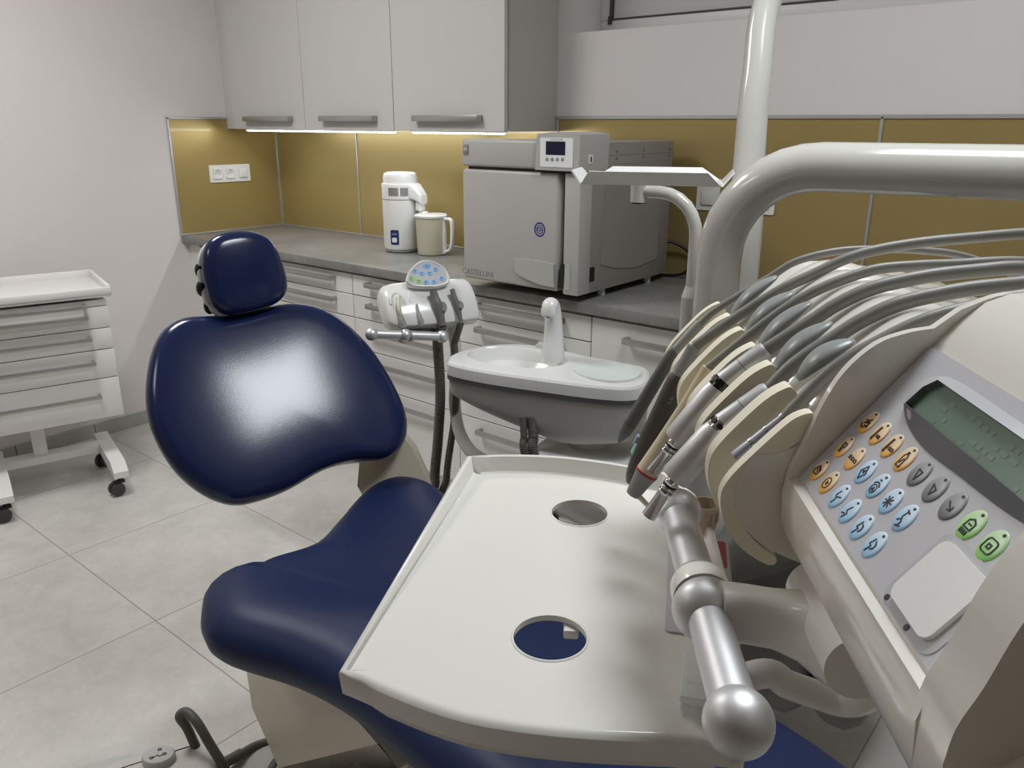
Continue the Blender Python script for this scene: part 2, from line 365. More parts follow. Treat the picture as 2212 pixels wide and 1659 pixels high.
g = G(); g.box((.0005, -DC, .8655), (3.30, -.0005, ZC), bevel=.002, seg=2); tag(g.build('worktop', TOPM), 'grey concrete-look worktop running along the back wall', 'worktop')
# sockets
def socket(name, M, w, h, label, parts):
    t = thing(name, label, 'socket', M.translation, 'white wall sockets'); g = G()
    g.prism(rrect(-w / 2, -h / 2, w / 2, h / 2, .005), 0, .0055, M, .002)
    for kind, cx in parts:
        if kind == 's': g.loft([[(p[0], p[1], z_) for p in pr_] for pr_, z_ in ((rrect(cx - .025, -.025, cx + .025, .025, .004), .0054), (rrect(cx - .025, -.025, cx + .025, .025, .004), .0108), (ell(cx, 0, .0205, .0205, 24, R(7.5)), .0108), (ell(cx, 0, .0195, .0195, 24, R(7.5)), .0058))], caps=False, M=M)
    g.box((-.0005, -.0005, 0), (.0005, .0005, .001), M); g.build('cover_plate', PLAST, t)
    for kind, cx in parts:
        if kind == 's':
            g = G(); g.lathe([(.0203, .0056), (.0200, .0062), (.0190, .0060), (0, .0059)], M @ Matrix.Translation((cx, 0, 0)), 28); so = g.build('socket_insert', PLAST, t)
            g = G()
            for dx in (-.0095, .0095): g.lathe([(.0028, .0058), (.0028, .0064), (0, .0064)], M @ Matrix.Translation((cx + dx, 0, 0)), 12)
            g.lathe([(.0024, .0058), (.0024, .0105), (0, .0108)], M @ Matrix.Translation((cx, .009, 0)), 12); g.build('contact_holes', GREYINK, so)
        else:
            g = G(); g.box((cx - .022, -.0225, .0085), (cx + .022, .0225, .013), M, .0015); g.build('rocker', PLAST, t)
MW = FR((.0046, -.299, 1.187), (0, 1, 0), (0, 0, 1)); socket('wall_socket', MW, .231, .085, 'white triple wall socket and switch on the left gold panel', [('s', -.071), ('s', 0), ('w', .071)])
MB = FR((2.718, -.0046, 1.188), (1, 0, 0), (0, 0, 1)); socket('wall_socket', MB, .085, .085, 'white single wall socket right of the thick white arm on the gold wall', [('s', 0)])
MB = FR((2.520, -.0046, 1.188), (1, 0, 0), (0, 0, 1)); socket('wall_socket', MB, .085, .085, 'white wall plate on the gold wall below the small shelf tray', [('w', 0)])
# ================================================================== STERILISER
AG = mat('steriliser_grey', (.43, .425, .41), .42, var=.01, bump=.04, bscale=900)
AGD = mat('steriliser_seam_grey', (.15, .15, .15), .45)
SCR = mat('display_glass', (.012, .010, .035), .12, var=.2)
BLUE = mat('blue_print', (.06, .055, .28), .5)
t = thing('steam_steriliser', 'grey box-shaped steam steriliser with a small dark screen on the worktop', 'steriliser', (2.18, -.36, ZC))
ax0, ax1, ay0, ay1, az0, az1 = 1.945, 2.420, -.575, -.085, .925, 1.378
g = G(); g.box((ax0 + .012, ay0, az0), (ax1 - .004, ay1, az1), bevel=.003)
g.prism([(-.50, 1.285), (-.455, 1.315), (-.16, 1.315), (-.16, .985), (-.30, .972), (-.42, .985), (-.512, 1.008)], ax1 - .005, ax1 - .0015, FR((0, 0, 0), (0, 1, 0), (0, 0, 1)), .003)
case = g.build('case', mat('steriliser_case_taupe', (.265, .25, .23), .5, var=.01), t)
g = G(); Ms = FR((ax1, 0, 0), (0, 1, 0), (0, 0, 1))
for y_ in (-.44, -.28, -.11):
    for z_ in ((1.350, 1.330) if y_ > -.6 else ()): g.lathe([(.004, -.004), (.004, -.0025), (0, -.0022)], Ms @ Matrix.Translation((y_, z_, 0)), 8)
for y_ in (-.53, -.33, -.12): g.lathe([(.003, -.004), (.003, -.0025), (0, -.0022)], Ms @ Matrix.Translation((y_, .938, 0)), 8)
g.box((-.56, 1.3385, -.0042), (ay1, 1.3395, -.0036), Ms)
g.build('screws', AGD, case)
Mf = FR((0, -.64, 0), (1, 0, 0), (0, 0, 1))   # front frame: x right, y up, z out
g = G(); g.box((ax0, -.640, .930), (2.342, ay0, 1.290), bevel=.010, seg=3); door = g.build('door', AG, t)
hp = [(2.178, 1.018), (2.20, 1.022), (2.26, 1.023), (2.335, 1.018), (2.338, .945), (2.28, .948), (2.215, .962), (2.182, .978)]
g = G(); g.prism(hp, -.002, .010, Mf, .007, 3); g.build('pull_handle', AG, door)
g = G(); g.box((2.342, -.612, .930), (2.366, ay0, 1.292)); g.build('hinge_gap', mat('steriliser_gap_grey', (.24, .24, .235), .5), t)
g = G(); g.box((2.364, -.640, .926), (ax1 + .002, ay0, 1.292), bevel=.005, seg=2); strip = g.build('side_strip', AG, t)
g = G(); g.prism([(2.357, 1.020), (2.372, 1.020), (2.367, .944), (2.350, .944)], -.02, .0025, Mf, .001); g.build('latch_slot', BLACK, strip)
g = G(); g.prism(rrect(2.372, .942, 2.393, 1.022, .006), -.004, .0016, Mf, .001); g.build('latch_plate', AG, strip)
g = G(); g.box((ax0, -.642, 1.299), (2.285, -.50, 1.383), bevel=.009, seg=3)
hd = [(2.262, 1.298), (2.424, 1.298), (2.426, 1.396)] + [(2.424 - .15 * k / 6, 1.402 + .006 * math.sin(math.pi * k / 6)) for k in range(7)] + [(2.268, 1.396)]
g.prism(hd, -.14, .014, Mf, .007, 3)
top = g.build('control_head', AG, t)
g = G(); g.box((ax0 + .02, -.628, 1.290), (2.42, -.58, 1.300)); g.build('seam', BLACK, t)
Mh = FR((0, -.654, 0), (1, 0, 0), (0, 0, 1))
def fp(px, py): q = UY(px, py, -.656); return q.x, q.z
a, b = fp(1166, 378), fp(1238, 297); DISP = mat('display_plate', (.80, .80, .82), .3)
g = G(); g.prism(rrect(2.282, 1.308, 2.402, 1.392, .004), 0, .0015, Mh, .0004); dp = g.build('display_plate', DISP, top)
a, b = fp(1179, 334), fp(1221, 306); g = G(); g.box((a[0], a[1], .0012), (b[0], b[1], .0022), Mh); g.build('screen', SCR, dp)
BTN = mat('grey_button', (.26, .30, .28), .5)
for k in range(4):
    q = fp(1181.5 + k * 11.1, 344.3); g = G(); g.lathe([(.0056, .0012), (.0052, .0026), (.003, .003), (0, .0031)], Mh @ Matrix.Translation((q[0], q[1], 0)), 18); g.build('button', BTN, dp)
lettering('CASTELLINI', .0085, Mh @ Matrix.Translation((2.342, 1.3865, .0016)), GREYINK, dp, .0002)
lettering('CASTELLINI', .027, Mf @ Matrix.Translation((2.012, .9525, .0004)), GREYINK, door, .0004)
BADGE = mat('brown_grey_badge', (.25, .22, .215), .5)
g = G(); g.box((1.957, 1.335, 0), (1.978, 1.366, .003), FR((0, -.642, 0), (1, 0, 0), (0, 0, 1)), .0005); bd = g.build('badge', BADGE, top)
lettering('BB', .012, FR((1.9675, -.645, 1.352), (1, 0, 0), (0, 0, 1)), PLAST, bd, .0003)
# hexagonal emblem with the letters CB
q = UY(1165.6, 495.8, -.641); Me = Mf @ Matrix.Translation((q.x, q.z, .0003))
g = G(); ho = [(.0195 * math.cos(R(30 + 60 * k + d)), .0205 * math.sin(R(30 + 60 * k + d))) for k in range(6) for d in (-16, 16)]
stroke(g, ho, .0042, .0006, Me, True); stroke(g, ell(0, 0, .0115, .0125, 20), .0022, .0006, Me, True)
em = g.build('emblem', BLUE, door)
lettering('C', .017, Me @ Matrix.Translation((-.0035, 0, 0)), BLUE, em, .0005, bold=.0004); lettering('B', .012, Me @ Matrix.Translation((.005, 0, 0)), BLUE, em, .0005, bold=.0003)
g = G(); g.box((-.607, 1.318, -.002), (-.585, 1.345, .0015), FR((ax1 + .005, 0, 0), (0, 1, 0), (0, 0, 1)), .0008); ub = g.build('data_port', PLAST, top)
g = G(); g.box((-.599, 1.324, .001), (-.593, 1.339, .002), FR((ax1 + .005, 0, 0), (0, 1, 0), (0, 0, 1))); g.build('port_slot', BLACK, ub)
g = G(); g.box((-.572, .962, -.002), (-.545, 1.006, .0012), FR((ax1 - .003, 0, 0), (0, 1, 0), (0, 0, 1))); g.build('vent_cutout', BLACK, case)
for x_, y_ in ((2.39, -.46), (2.39, -.17), (1.98, -.46), (1.98, -.17)):
    g = G(); g.lathe([(.011, ZC), (.013, ZC + .006), (.013, az0 + .002)], Matrix.Translation((x_, y_, 0)), 16); g.build('foot', PLAST if x_ > 2.2 else BLACK, t)
g = G(); g.tube([(2.36, -.088, 1.03), (2.42, -.05, 1.03), (2.475, -.025, .99), (2.47, -.03, .93), (2.40, -.035, .907), (2.2, -.04, .907)], .0055, 10, 8); g.build('power_cable', BLACK, t)
# ================================================================== DISTILLER + JUG
DW = mat('distiller_white', (.78, .78, .77), .3, var=.01)
cx, cy = 1.197, -.225
t = thing('water_distiller', 'white countertop water distiller with a spout, on the worktop left of the steriliser', 'water distiller', (cx, cy, ZC))
Mo = Matrix.Translation((cx, cy, ZC))
g = G(); g.lathe([(.070, 0), (.075, .004), (.076, .015), (.072, .018), (0, .018)], Mo, 40); g.build('base_ring', GREYM, t)
g = G(); g.lathe([(0, .014), (.075, .014), (.080, .03), (.080, .215), (.0795, .222), (0, .222)], Mo, 48); body = g.build('body', DW, t)
g = G(); g.lathe([(.0, .2235), (.0785, .2235), (.0805, .226), (.0805, .282), (.079, .288), (.074, .290), (.073, .296), (.073, .315), (.069, .328), (.058, .334), (0, .336)], Mo, 48)
to_cam = (CAM - Vector((cx, cy, 0))); ang0 = math.atan2(to_cam.y, to_cam.x)
head = g.build('fan_head', DW, t)
SLOT = mat('vent_slot', (.06, .06, .06), .7)
g = G()
for grp in (-.62, .05):
    for k in range(11):
        a = ang0 + grp + k * .052 - .05; dv = Vector((math.cos(a), math.sin(a), 0)); p = Vector((cx, cy, ZC + .257)) + dv * .0797
        g.box((-.0012, -.017, 0), (.0012, .017, .0014), FR(p, (-dv.y, dv.x, 0), (0, 0, 1)))
g.build('vents', SLOT, head)
sp = Vector((.80, .10, 0)).normalized(); sx = Vector((-sp.y, sp.x, 0))
g = G(); c0 = Vector((cx, cy, ZC))
rings = []
for d_, zb, zt, w_ in ((.060, .226, .292, .040), (.085, .226, .288, .036), (.112, .214, .262, .028), (.124, .205, .250, .024), (.128, .208, .243, .020)):
    rings.append([c0 + sp * d_ + sx * x_ + Vector((0, 0, z_)) for x_, z_ in rrect(-w_, zb, w_, zt, .011)])
g.loft(rings)
g.loft([[c0 + sp * (.105 + x_) + sx * y_ + Vector((0, 0, z_)) for x_, y_ in rrect(-.016, -.017, .016, .017, .008)] for z_ in (.222, .20, .185, .180)])
g.tube([c0 + sp * .106 + Vector((0, 0, .185)), c0 + sp * .106 + Vector((0, 0, .166))], .009, 16); g.build('spout', DW, head)
dv = Vector((math.cos(ang0 - .42), math.sin(ang0 - .42), 0)); Ml = FR(c0 + dv * .0785 + Vector((0, 0, .068)), (-dv.y, dv.x, 0), (0, 0, 1))
NB = mat('navy_label', (.018, .03, .12), .35)
g = G(); g.prism(rrect(-.018, -.031, .018, .031, .006), -.004, .0032, Ml, .001); lb = g.build('switch_plate', NB, body)
g = G(); g.prism(rrect(-.011, -.021, .011, -.001, .004), .003, .0062, Ml, .0015); g.build('switch', PLAST, lb)
g = G()
for k in range(5): g.box((-.012 + k * .005, .010, .003), (-.009 + k * .005, .018, .0038), Ml)
g.build('label_mark', mat('label_ink', (.25, .3, .4), .5), lb)
JUGM = mat('frosted_jug_plastic', (.76, .73, .58), .35, alpha=.55, var=.03)
jx, jy = 1.366, -.215
t = thing('water_jug', 'translucent lidded plastic jug with a handle beside the white distiller', 'jug', (jx, jy, ZC)); Mo = Matrix.Translation((jx, jy, ZC))
g = G(); g.lathe([(0, .0), (.055, .0), (.060, .005), (.0655, .14), (.066, .158), (.063, .158), (.0625, .14), (.057, .008), (0, .008)], Mo, 48); g.build('body', JUGM, t)
g = G(); g.lathe([(0, .156), (.0685, .156), (.070, .160), (.070, .165), (.066, .169), (0, .170)], Mo, 48); lid = g.build('lid', DW, t)
g = G(); g.lathe([(.014, .169), (.014, .176), (.011, .178), (0, .178)], Mo @ Matrix.Translation((-.035, 0, 0)), 20); g.build('fill_cap', DW, lid)
hd = Vector((.86, .05, 0)).normalized(); j0 = Vector((jx, jy, ZC))
hv = Vector((_r.x, _r.y, 0)).normalized(); hd = (hv * .9 - Vector((_f.x, _f.y, 0)).normalized() * .43).normalized()
hs = Vector((-hd.y, hd.x, 0)); g = G(); path = [(.060, .150), (.090, .152), (.101, .135), (.101, .075), (.092, .03), (.058, .012)]
P = crv([j0 + hd * a + Vector((0, 0, b)) for a, b in path], 6); rings = []
for i, p in enumerate(P):
    tq = (P[min(i + 1, len(P) - 1)] - P[max(i - 1, 0)]).normalized(); nq = tq.cross(hs)
    rings.append([p + hs * x_ + nq * y_ for x_, y_ in rrect(-.010, -.006, .010, .006, .004)])
g.loft(rings); g.box((.056, -.011, .006), (.069, .011, .152), FR(j0, hd, hs), .003); g.build('handle', DW, t)
WAT = mat('dark_element', (.10, .115, .12), .4); g = G(); g.ball((0, 0, .055), .026, 20, Mo, (1.2, 1.0, .85)); g.build('filter_cup', WAT, t)
# ================================================================== CART
ca = R(15); cw = Vector((math.sin(ca), math.cos(ca), 0)); cf = Vector((cw.y, -cw.x, 0)); Z = Vector((0, 0, 1))
cp = Vector((.654, -1.368, 0)) - cf * .03
MC = Matrix((cw, cf, Z)).transposed().to_4x4(); MC.translation = cp      # x along width (to image right), y out of the front, z up
t = thing('drawer_trolley', 'white five-drawer instrument trolley on castors against the left wall', 'trolley', cp + cw * -.2 - cf * .22)
CW = mat('trolley_white', (.76, .75, .735), .38, var=.01)
wl, wr, dpt = -.462, .083, .40
g = G(); g.box((wl + .004, -dpt, .302), (wr - .004, -.021, .778), MC); g.build('carcass', CW, t)
lv = [.302, .467, .583, .668, .755, .785]
for k in range(5):
    g = G(); g.box((wl, -.020, lv[k] + .0017), (wr, 0, lv[k + 1] - (.0017 if k < 4 else .006)), MC, .0015); d = g.build('drawer', CW, t)
    zh = [.400, .537, .634, .720, .762][k]
    a0, a1 = MC @ Vector((wl + .115, 0, zh)), MC @ Vector((wr - .075 + (.0 if k else .002), 0, zh)); bar_handle(a0, a1, cf, d, hgt=.016, proj=.034)
g = G(); n_ = .019
g.box((wl - n_, -dpt - .01, .790), (wr + n_, .014, .806), MC, .003)
for lo, hi in (((wl - n_, -dpt - .012, .800), (wr + n_, -dpt, .835)), ((wl - n_, .004, .800), (wr + n_, .018, .828)), ((wl - n_, -dpt, .800), (wl - n_ + .013, .01, .835)), ((wr + n_ - .013, -dpt, .800), (wr + n_, .01, .835))): g.box(lo, hi, MC, .004)
g.build('tray_top', CW, t)
g = G(); g.box((-.245, -.20, .14), (-.195, -.16, .305), MC, .002); g.build('column', CW, t)
g = G(); g.box((wl + .08, -.215, .108), (wr - .08, -.145, .1405), MC, .003); g.build('cross_beam', CW, t)
for xx in (-.375, .02):
    g = G(); g.prism([(-.30, .0), (.085, .0), (.135, -.030), (.135, -.055), (-.31, -.055)], xx - .027, xx + .027, MC @ FR((0, 0, .142), (0, 1, 0), (0, 0, 1)), .003); g.build('foot_bar', CW, t)
    for yy in (-.27, .085):
        Mw = MC @ Matrix.Translation((xx - .002, yy, 0)) @ Matrix.Rotation(R(74 if yy > 0 else 40), 4, 'Z'); cs = G(); cs.tube([(0, 0, .05), (0, 0, .092)], .009, 12, M=Mw)
        cs.box((-.010, -.016, .048), (.010, .028, .062), Mw, .003); c_ = cs.build('castor', BLACK, t)
        for sx_ in (-.013, .013):
            g = G(); g.lathe([(0, -.008), (.012, -.008), (.026, -.0075), (.0275, -.003), (.0275, .003), (.026, .0075), (.012, .008), (0, .008)], Mw @ FR((sx_, .018, .0278), (0, 1, 0), (0, 0, 1)), 24)
            g.build('wheel', mat('castor_grey', (.05, .05, .05), .5), c_)
# ================================================================== SPITTOON UNIT
UW = mat('unit_white', (.77, .775, .76), .22, var=.008, coat=.4)
UG = mat('unit_band_grey', (.105, .105, .11), .4)
UBG = mat('unit_body_grey_shaded', (.16, .157, .15), .4, var=.01)  # grey, darkened further to carry the shade under the delivery unit
UB = mat('unit_body_white', (.66, .655, .63), .35, var=.01)
bx = Vector((.962, .273, 0)).normalized(); by = Vector((-bx.y, bx.x, 0))
t = thing('spittoon_unit', 'white spittoon bowl unit with a water spout beside the dental chair', 'spittoon unit', (2.95, -1.15, .2))
oc = Vector((2.49, -1.295, 0))       # bowl deck frame: x along the long side, y to the back
MU = Matrix((bx, by, Z)).transposed().to_4x4(); MU.translation = oc
deck = crvc([(.028, -.012, 0), (.12, -.03, 0), (.26, -.034, 0), (.40, -.03, 0), (.475, -.005, 0), (.492, .07, 0), (.465, .15, 0), (.39, .172, 0), (.30, .19, 0), (.20, .222, 0), (.10, .222, 0), (.02, .165, 0), (-.012, .075, 0), (.0, .015, 0)], 5)
dk = [(p.x, p.y) for p in deck]
def ringat(pts, z, ins=0, c=None, s=1):
    n = len(pts); out = []
    
    for i in range(n):
        a, b = pts[i - 1], pts[(i + 1) % n]; tx, ty = b[0] - a[0], b[1] - a[1]; l_ = math.hypot(tx, ty) or 1
        x_, y_ = pts[i][0] - ty / l_ * ins, pts[i][1] + tx / l_ * ins
        if s != 1: x_, y_ = c[0] + (x_ - c[0]) * s, c[1] + (y_ - c[1]) * s
        out.append((x_, y_, z))
    return out
# deck with a sunk bowl: outer ring -> rim -> bowl
bc = (.150, .098); br = (.130, .088)
bowl = []
n = len(dk)
for (x_, y_) in dk:
    a = math.atan2((y_ - bc[1]) / br[1], (x_ - bc[0]) / br[0]); bowl.append(a)
# the bowl ring follows the deck ring point for point
def bowlring(k, z): return [(bc[0] + br[0] * k * math.cos(2 * math.pi * i / 64), bc[1] + br[1] * k * math.sin(2 * math.pi * i / 64), z) for i in range(64)]
g = G()
b = bmesh.new(); outer = [b.verts.new(p) for p in ringat(dk, .882, .010)]; inner = [b.verts.new(p) for p in bowlring(1, .884)]
es = [b.edges.new((outer[i], outer[(i + 1) % n])) for i in range(n)] + [b.edges.new((inner[i], inner[(i + 1) % 64])) for i in range(64)]
bmesh.ops.triangle_fill(b, use_beauty=True, edges=es)
for f in b.faces:
    f.normal_update()
    if f.normal.z < 0: f.normal_flip()
g._join(b, MU)
g.loft([bowlring(1, .884), bowlring(.97, .880), bowlring(.93, .868), bowlring(.86, .852), bowlring(.7, .838), bowlring(.4, .830), bowlring(.12, .826)], caps='end', M=MU)
g.loft([ringat(dk, .882, .010), ringat(dk, .8795, .004), ringat(dk, .874, .0), ringat(dk, .862, -.001), ringat(dk, .849, -.001)], caps=False, M=MU)
bowl_o = g.build('bowl_deck', UW, t, 24)
g = G(); g.lathe([(.016, .8265), (.016, .829), (.012, .830), (0, .830)], MU @ Matrix.Translation((bc[0], bc[1], 0)), 24); g.build('drain', UW, bowl_o)
g = G(); g.loft([ringat(dk, .8495, .003), ringat(dk, .8495, -.0005), ringat(dk, .838, -.0005), ringat(dk, .838, .003)], caps=False, M=MU); g.build('grey_band', UG, t)
cB = (.345, .09); g = G()
def under(k, z, z2=None): return [(p[0] * (1 - k) + cB[0] * k, p[1] * (1 - k) + cB[1] * k, z) for p in [(q[0], q[1]) for q in ringat(dk, 0, .003)]]
rings = []
for k in range(9):
    s = k / 8.0
    ring = []
    for (x_, y_, _) in ringat(dk, 0, .003):
        zb = .725 if x_ > .30 else .725 + (.30 - x_) / .30 * .068
        if x_ > .34: zb = .725 + (x_ - .34) / .15 * .022
        zz = .838 + (zb - .838) * s; kk = .035 * s + .10 * s ** 8
        ring.append((x_ * (1 - kk * .35) + cB[0] * kk * .35, y_ * (1 - kk) + cB[1] * kk, zz))
    rings.append(ring)
g.loft(rings, caps='end', M=MU); g.build('housing', mat('bowl_housing_grey', (.45, .435, .41), .35, var=.01), t, 45)
# spout
M2 = MU @ Matrix.Translation((.236, .122, 0)); g = G()
ax_ = Vector((.02, -1, 0)).normalized()
PS = crv([Vector((ax_.x * o_, ax_.y * o_, z_)) for o_, z_ in ((0, .880), (0, .90), (-.002, .935), (-.001, .965), (.004, .995), (.011, 1.014), (.022, 1.0235), (.033, 1.018), (.038, 1.003), (.039, .997))], 4)
RS = crv([(a_, b_, 0) for a_, b_ in ((.030, .030), (.0295, .0295), (.0255, .0255), (.0230, .0225), (.0215, .0205), (.0205, .0185), (.0200, .0165), (.0195, .0135), (.0190, .0110), (.017, .009))], 4)
rings = []; sd_ = Vector((-ax_.y, ax_.x, 0))
for i, p_ in enumerate(PS):
    tq = (PS[min(i + 1, len(PS) - 1)] - PS[max(i - 1, 0)]).normalized(); nq = sd_.cross(tq)
    rings.append([p_ + sd_ * RS[i].x * math.cos(q) * .95 + nq * RS[i].y * math.sin(q) for q in [2 * math.pi * j / 30 for j in range(30)]])
g.loft(rings, M=M2); spt = g.build('spout', UW, t, 60)
g = G(); g.tube([(ax_.x * .039, ax_.y * .039, .999), (ax_.x * .039, ax_.y * .039, .9945)], .0045, 12, M=M2); g.build('nozzle', BLACK, spt)
g = G(); g.tube([(-.015, -.004, .914), (-.036, -.012, .918)], [.011, .008], 14, M=M2); g.tube([(-.035, -.012, .917), (-.039, -.013, .910)], [.006, .003], 10, M=M2); g.build('side_tap', UW, spt)
LID = mat('frosted_glass_lid', (.72, .77, .74), .18, var=.01)
lp = crvc([(.318, .045, 0), (.36, .005, 0), (.42, -.005, 0), (.462, .03, 0), (.466, .085, 0), (.43, .125, 0), (.38, .132, 0), (.335, .098, 0)], 6)
g = G(); g.prism([(p.x, p.y) for p in lp], .882, .8875, MU, .002, 2); g.build('lid', LID, bowl_o)
g = G(); g.lathe([(.05, .690), (.052, .694), (.052, .708), (.050, .710), (.050, .7115)], MU @ Matrix.Translation((.345, .09, 0)), 40)
g.lathe([(.048, .7125), (.046, .735), (0, .735)], MU @ Matrix.Translation((.345, .09, 0)), 40); sw = g.build('swivel', UB, t)
g = G(); g.lathe([(.0485, .7100), (.0505, .7105), (.0505, .7125), (.0485, .713)], MU @ Matrix.Translation((.345, .09, 0)), 40); g.build('swivel_gap', BLACK, sw)
# fixed column of the unit
def slab(pts, top, nm, mt):
    g = G(); pp = [(p.x, p.y) for p in crvc([(a, b, 0) for a, b in pts], 5)]
    g.loft([ringat(pp, .53, .05), ringat(pp, .56, .02), ringat(pp, .60, 0), ringat(pp, top - .012, 0), ringat(pp, top - .004, .004), ringat(pp, top, .012)]); return g.build(nm, mt, t, 50)
slab([(2.70, -1.20), (2.76, -1.265), (2.92, -1.285), (3.03, -1.26), (3.07, -1.1), (3.04, -.86), (2.9, -.84), (2.74, -.86), (2.69, -1.0)], .692, 'shelf', UW)
slab([(3.02, -1.30), (3.06, -1.385), (3.17, -1.41), (3.265, -1.38), (3.29, -1.25), (3.36, -1.11), (3.38, -.88), (3.2, -.85), (3.05, -.88), (3.01, -1.1)], .6895, 'post_base', UBG)
def colbox(x0, y0, x1, y1, z0, z1, rad, nm):
    g = G(); p = rrect(x0, y0, x1, y1, rad, 6)
    g.loft([ringat(p, z0, .03), ringat(p, z0 + .03, .006), ringat(p, z0 + .06, 0), ringat(p, z1, 0)]); return g.build(nm, UBG, t, 50)
colbox(2.78, -1.12, 3.372, -.80, .165, .56, .05, 'column'); colbox(3.374, -1.10, 3.50, -.80, .175, .56, .05, 'column_side')
g = G(); p = rrect(2.985, -1.13, 3.42, -.86, .03)
g.loft([ringat(p, .688, 0), ringat(p, .783, 0)]); tw = g.build('tower', UB, t)
g = G(); g.loft([ringat(p, .783, -.001), ringat(p, .794, -.001)]); g.build('tower_band', UG, tw)
g = G(); g.loft([ringat(p, .794, 0), ringat(p, .815, 0), ringat(p, .826, .008), ringat(p, .829, .02)]); g.build('tower_cap', UW, tw, 50)
# ================================================================== POSTS AND ARMS
ARM = mat('white_lacquered_tube', (.53, .52, .48), .16, var=.01, coat=.6)
dA = 1.40; cA = UD(1553, 560, dA); bt = UD(1680, 362, 1.30); zA = UD(1900, 370, 1.18).z
p_r = UD(2212, 378, 1.135); dirA = (p_r - bt); dirA.z = 0; dirA.normalize()
t = thing('support_post', 'thick glossy white tube bending from a post to a horizontal arm above the hoses', 'support arm', (cA.x, cA.y, .69))
pb = Vector((cA.x, cA.y, 0)); zt = p_r.z + .003
vt = UD(1553, 545, dA)
g = G(); rb = .155; path = [(pb.x, pb.y, .689), (pb.x, pb.y, .95)]
hdir = Vector((p_r.x - pb.x, p_r.y - pb.y, 0)); hl = hdir.length; hdir.normalize()
path += [(pb.x, pb.y, zt - rb - .03)]
path += [tuple(pb + hdir * (rb - rb * math.cos(R(a))) + Z * (zt - rb + rb * math.sin(R(a)))) for a in (0, 12, 24, 36, 48, 60, 70, 80, 90)]
path += [tuple(pb + hdir * s + Z * zt) for s in (rb + .05, hl * .6, hl, hl + .45)]
e_ = pb + hdir * (hl + .45)
path += [tuple(e_ + hdir * (.12 * math.sin(R(a))) + Z * (zt - .12 + .12 * math.cos(R(a)))) for a in (30, 60, 90)] + [tuple(e_ + hdir * .12 + Z * (zt - .22))]
g.tube(path, .0385, 40); g.build('tube', ARM, t, 60)
g = G(); g.lathe([(.055, .6885), (.055, .72), (.05, .735), (.0395, .74), (0, .74)], Matrix.Translation((pb.x, pb.y, 0)), 36); g.build('base_collar', ARM, t)
dP = 1.53; q0, q1, q2 = UD(1609, 500, dP), UD(1634, 170, dP), UD(1668, -20, dP)
pz = Vector((q0.x, q0.y, 0))
t = thing('lamp_pole', 'tall white pole rising behind the thick bent tube, past the window', 'pole', (pz.x, pz.y, .69))
g = G(); g.tube([(pz.x, pz.y, .6885), (pz.x, pz.y, 1.0), q0, (q0 + (q1 - q0) * .5 + _r * -.002), q1, q2, q2 + Vector((.10, .04, .09)), q2 + Vector((.35, .13, .16)), q2 + Vector((.9, .32, .22))], [.033, .033, .0325, .0295, .0275, .0265, .0265, .0265, .0265], 32, 6); g.build('tube', ARM, t, 60)
# shelf tray on its thin arm
dS = 1.50; sv = UD(1492, 660, dS); svb = Vector((sv.x, sv.y, 0))
t = thing('shelf_tray', 'small white folded-edge shelf tray on a thin curved arm before the steriliser', 'tray', (sv.x, sv.y, .70))
zs0 = UD(1490, 630, dS).z
g = G(); g.tube([svb + Z * .6885, svb + Z * (zs0 - .008)], .0185, 28); g.lathe([(.0185, zs0 - .008), (.0125, zs0 + .012), (0, zs0 + .012)], Matrix.Translation(svb), 28); g.build('socket_sleeve', ARM, t)
k0 = UD(1382, 413, dS * 1.0); zk = k0.z; hd_ = Vector((k0.x - sv.x, k0.y - sv.y, 0)); hlen = hd_.length; hd_.normalize(); rb = .075
g = G(); path = [tuple(svb + Z * (zs0)), tuple(svb + Z * (zk - rb - .05)), tuple(svb + Z * (zk - rb))] + [tuple(svb + hd_ * (rb - rb * math.cos(R(a))) + Z * (zk - rb + rb * math.sin(R(a)))) for a in (15, 30, 45, 60, 75, 90)] + [tuple(svb + hd_ * (hlen * .7) + Z * (zk)), tuple(svb + hd_ * hlen + Z * zk)]
g.tube(path, .0118, 24); g.build('arm', ARM, t, 60)
kp = svb + hd_ * hlen; g = G(); g.lathe([(.017, zk - .020), (.017, zk + .028), (.022, zk + .03), (.022, zk + .0335), (0, zk + .0335)], Matrix.Translation(kp), 24); g.build('pivot', ARM, t)
g = G(); g.box((-.009, -.012, zk - .0225), (.009, .012, zk - .0195), Matrix.Translation(kp)); g.build('pivot_slot', BLACK, t)
zp = zk + .034
A_ = UZ(1255, 398, zp); B_ = UZ(1558, 404, zp); tdir = (B_ - A_); tl = tdir.length; tdir.normalize(); tb = Vector((-tdir.y, tdir.x, 0))
MT = Matrix((tdir, tb, Z)).transposed().to_4x4(); MT.translation = A_
TD = .125; g = G(); fl = .020
g.prism([(0, .0), (tl, .0), (tl, TD), (0, TD)], 0, .003, MT)
def flange(p0, p1, q0, q1):
    th = .0025
    a = [Vector(p0), Vector(p1), Vector(q1), Vector(q0)]; nn_ = (a[1] - a[0]).cross(a[3] - a[0]).normalized() * th
    g.loft([[x for x in a], [x + nn_ for x in a]], M=MT)
flange((0, 0, .001), (tl, 0, .001), (.012, -.006, fl), (tl - .02, -.006, fl)); flange((tl, TD, .001), (0, TD, .001), (tl - .03, TD + .016, fl), (.03, TD + .016, fl))
flange((0, TD, .001), (0, 0, .001), (-.016, TD - .02, fl), (-.016, .012, fl)); flange((tl, 0, .001), (tl, TD, .001), (tl + .016, .02, fl), (tl + .016, TD - .02, fl))
g.build('tray_plate', UW, t)
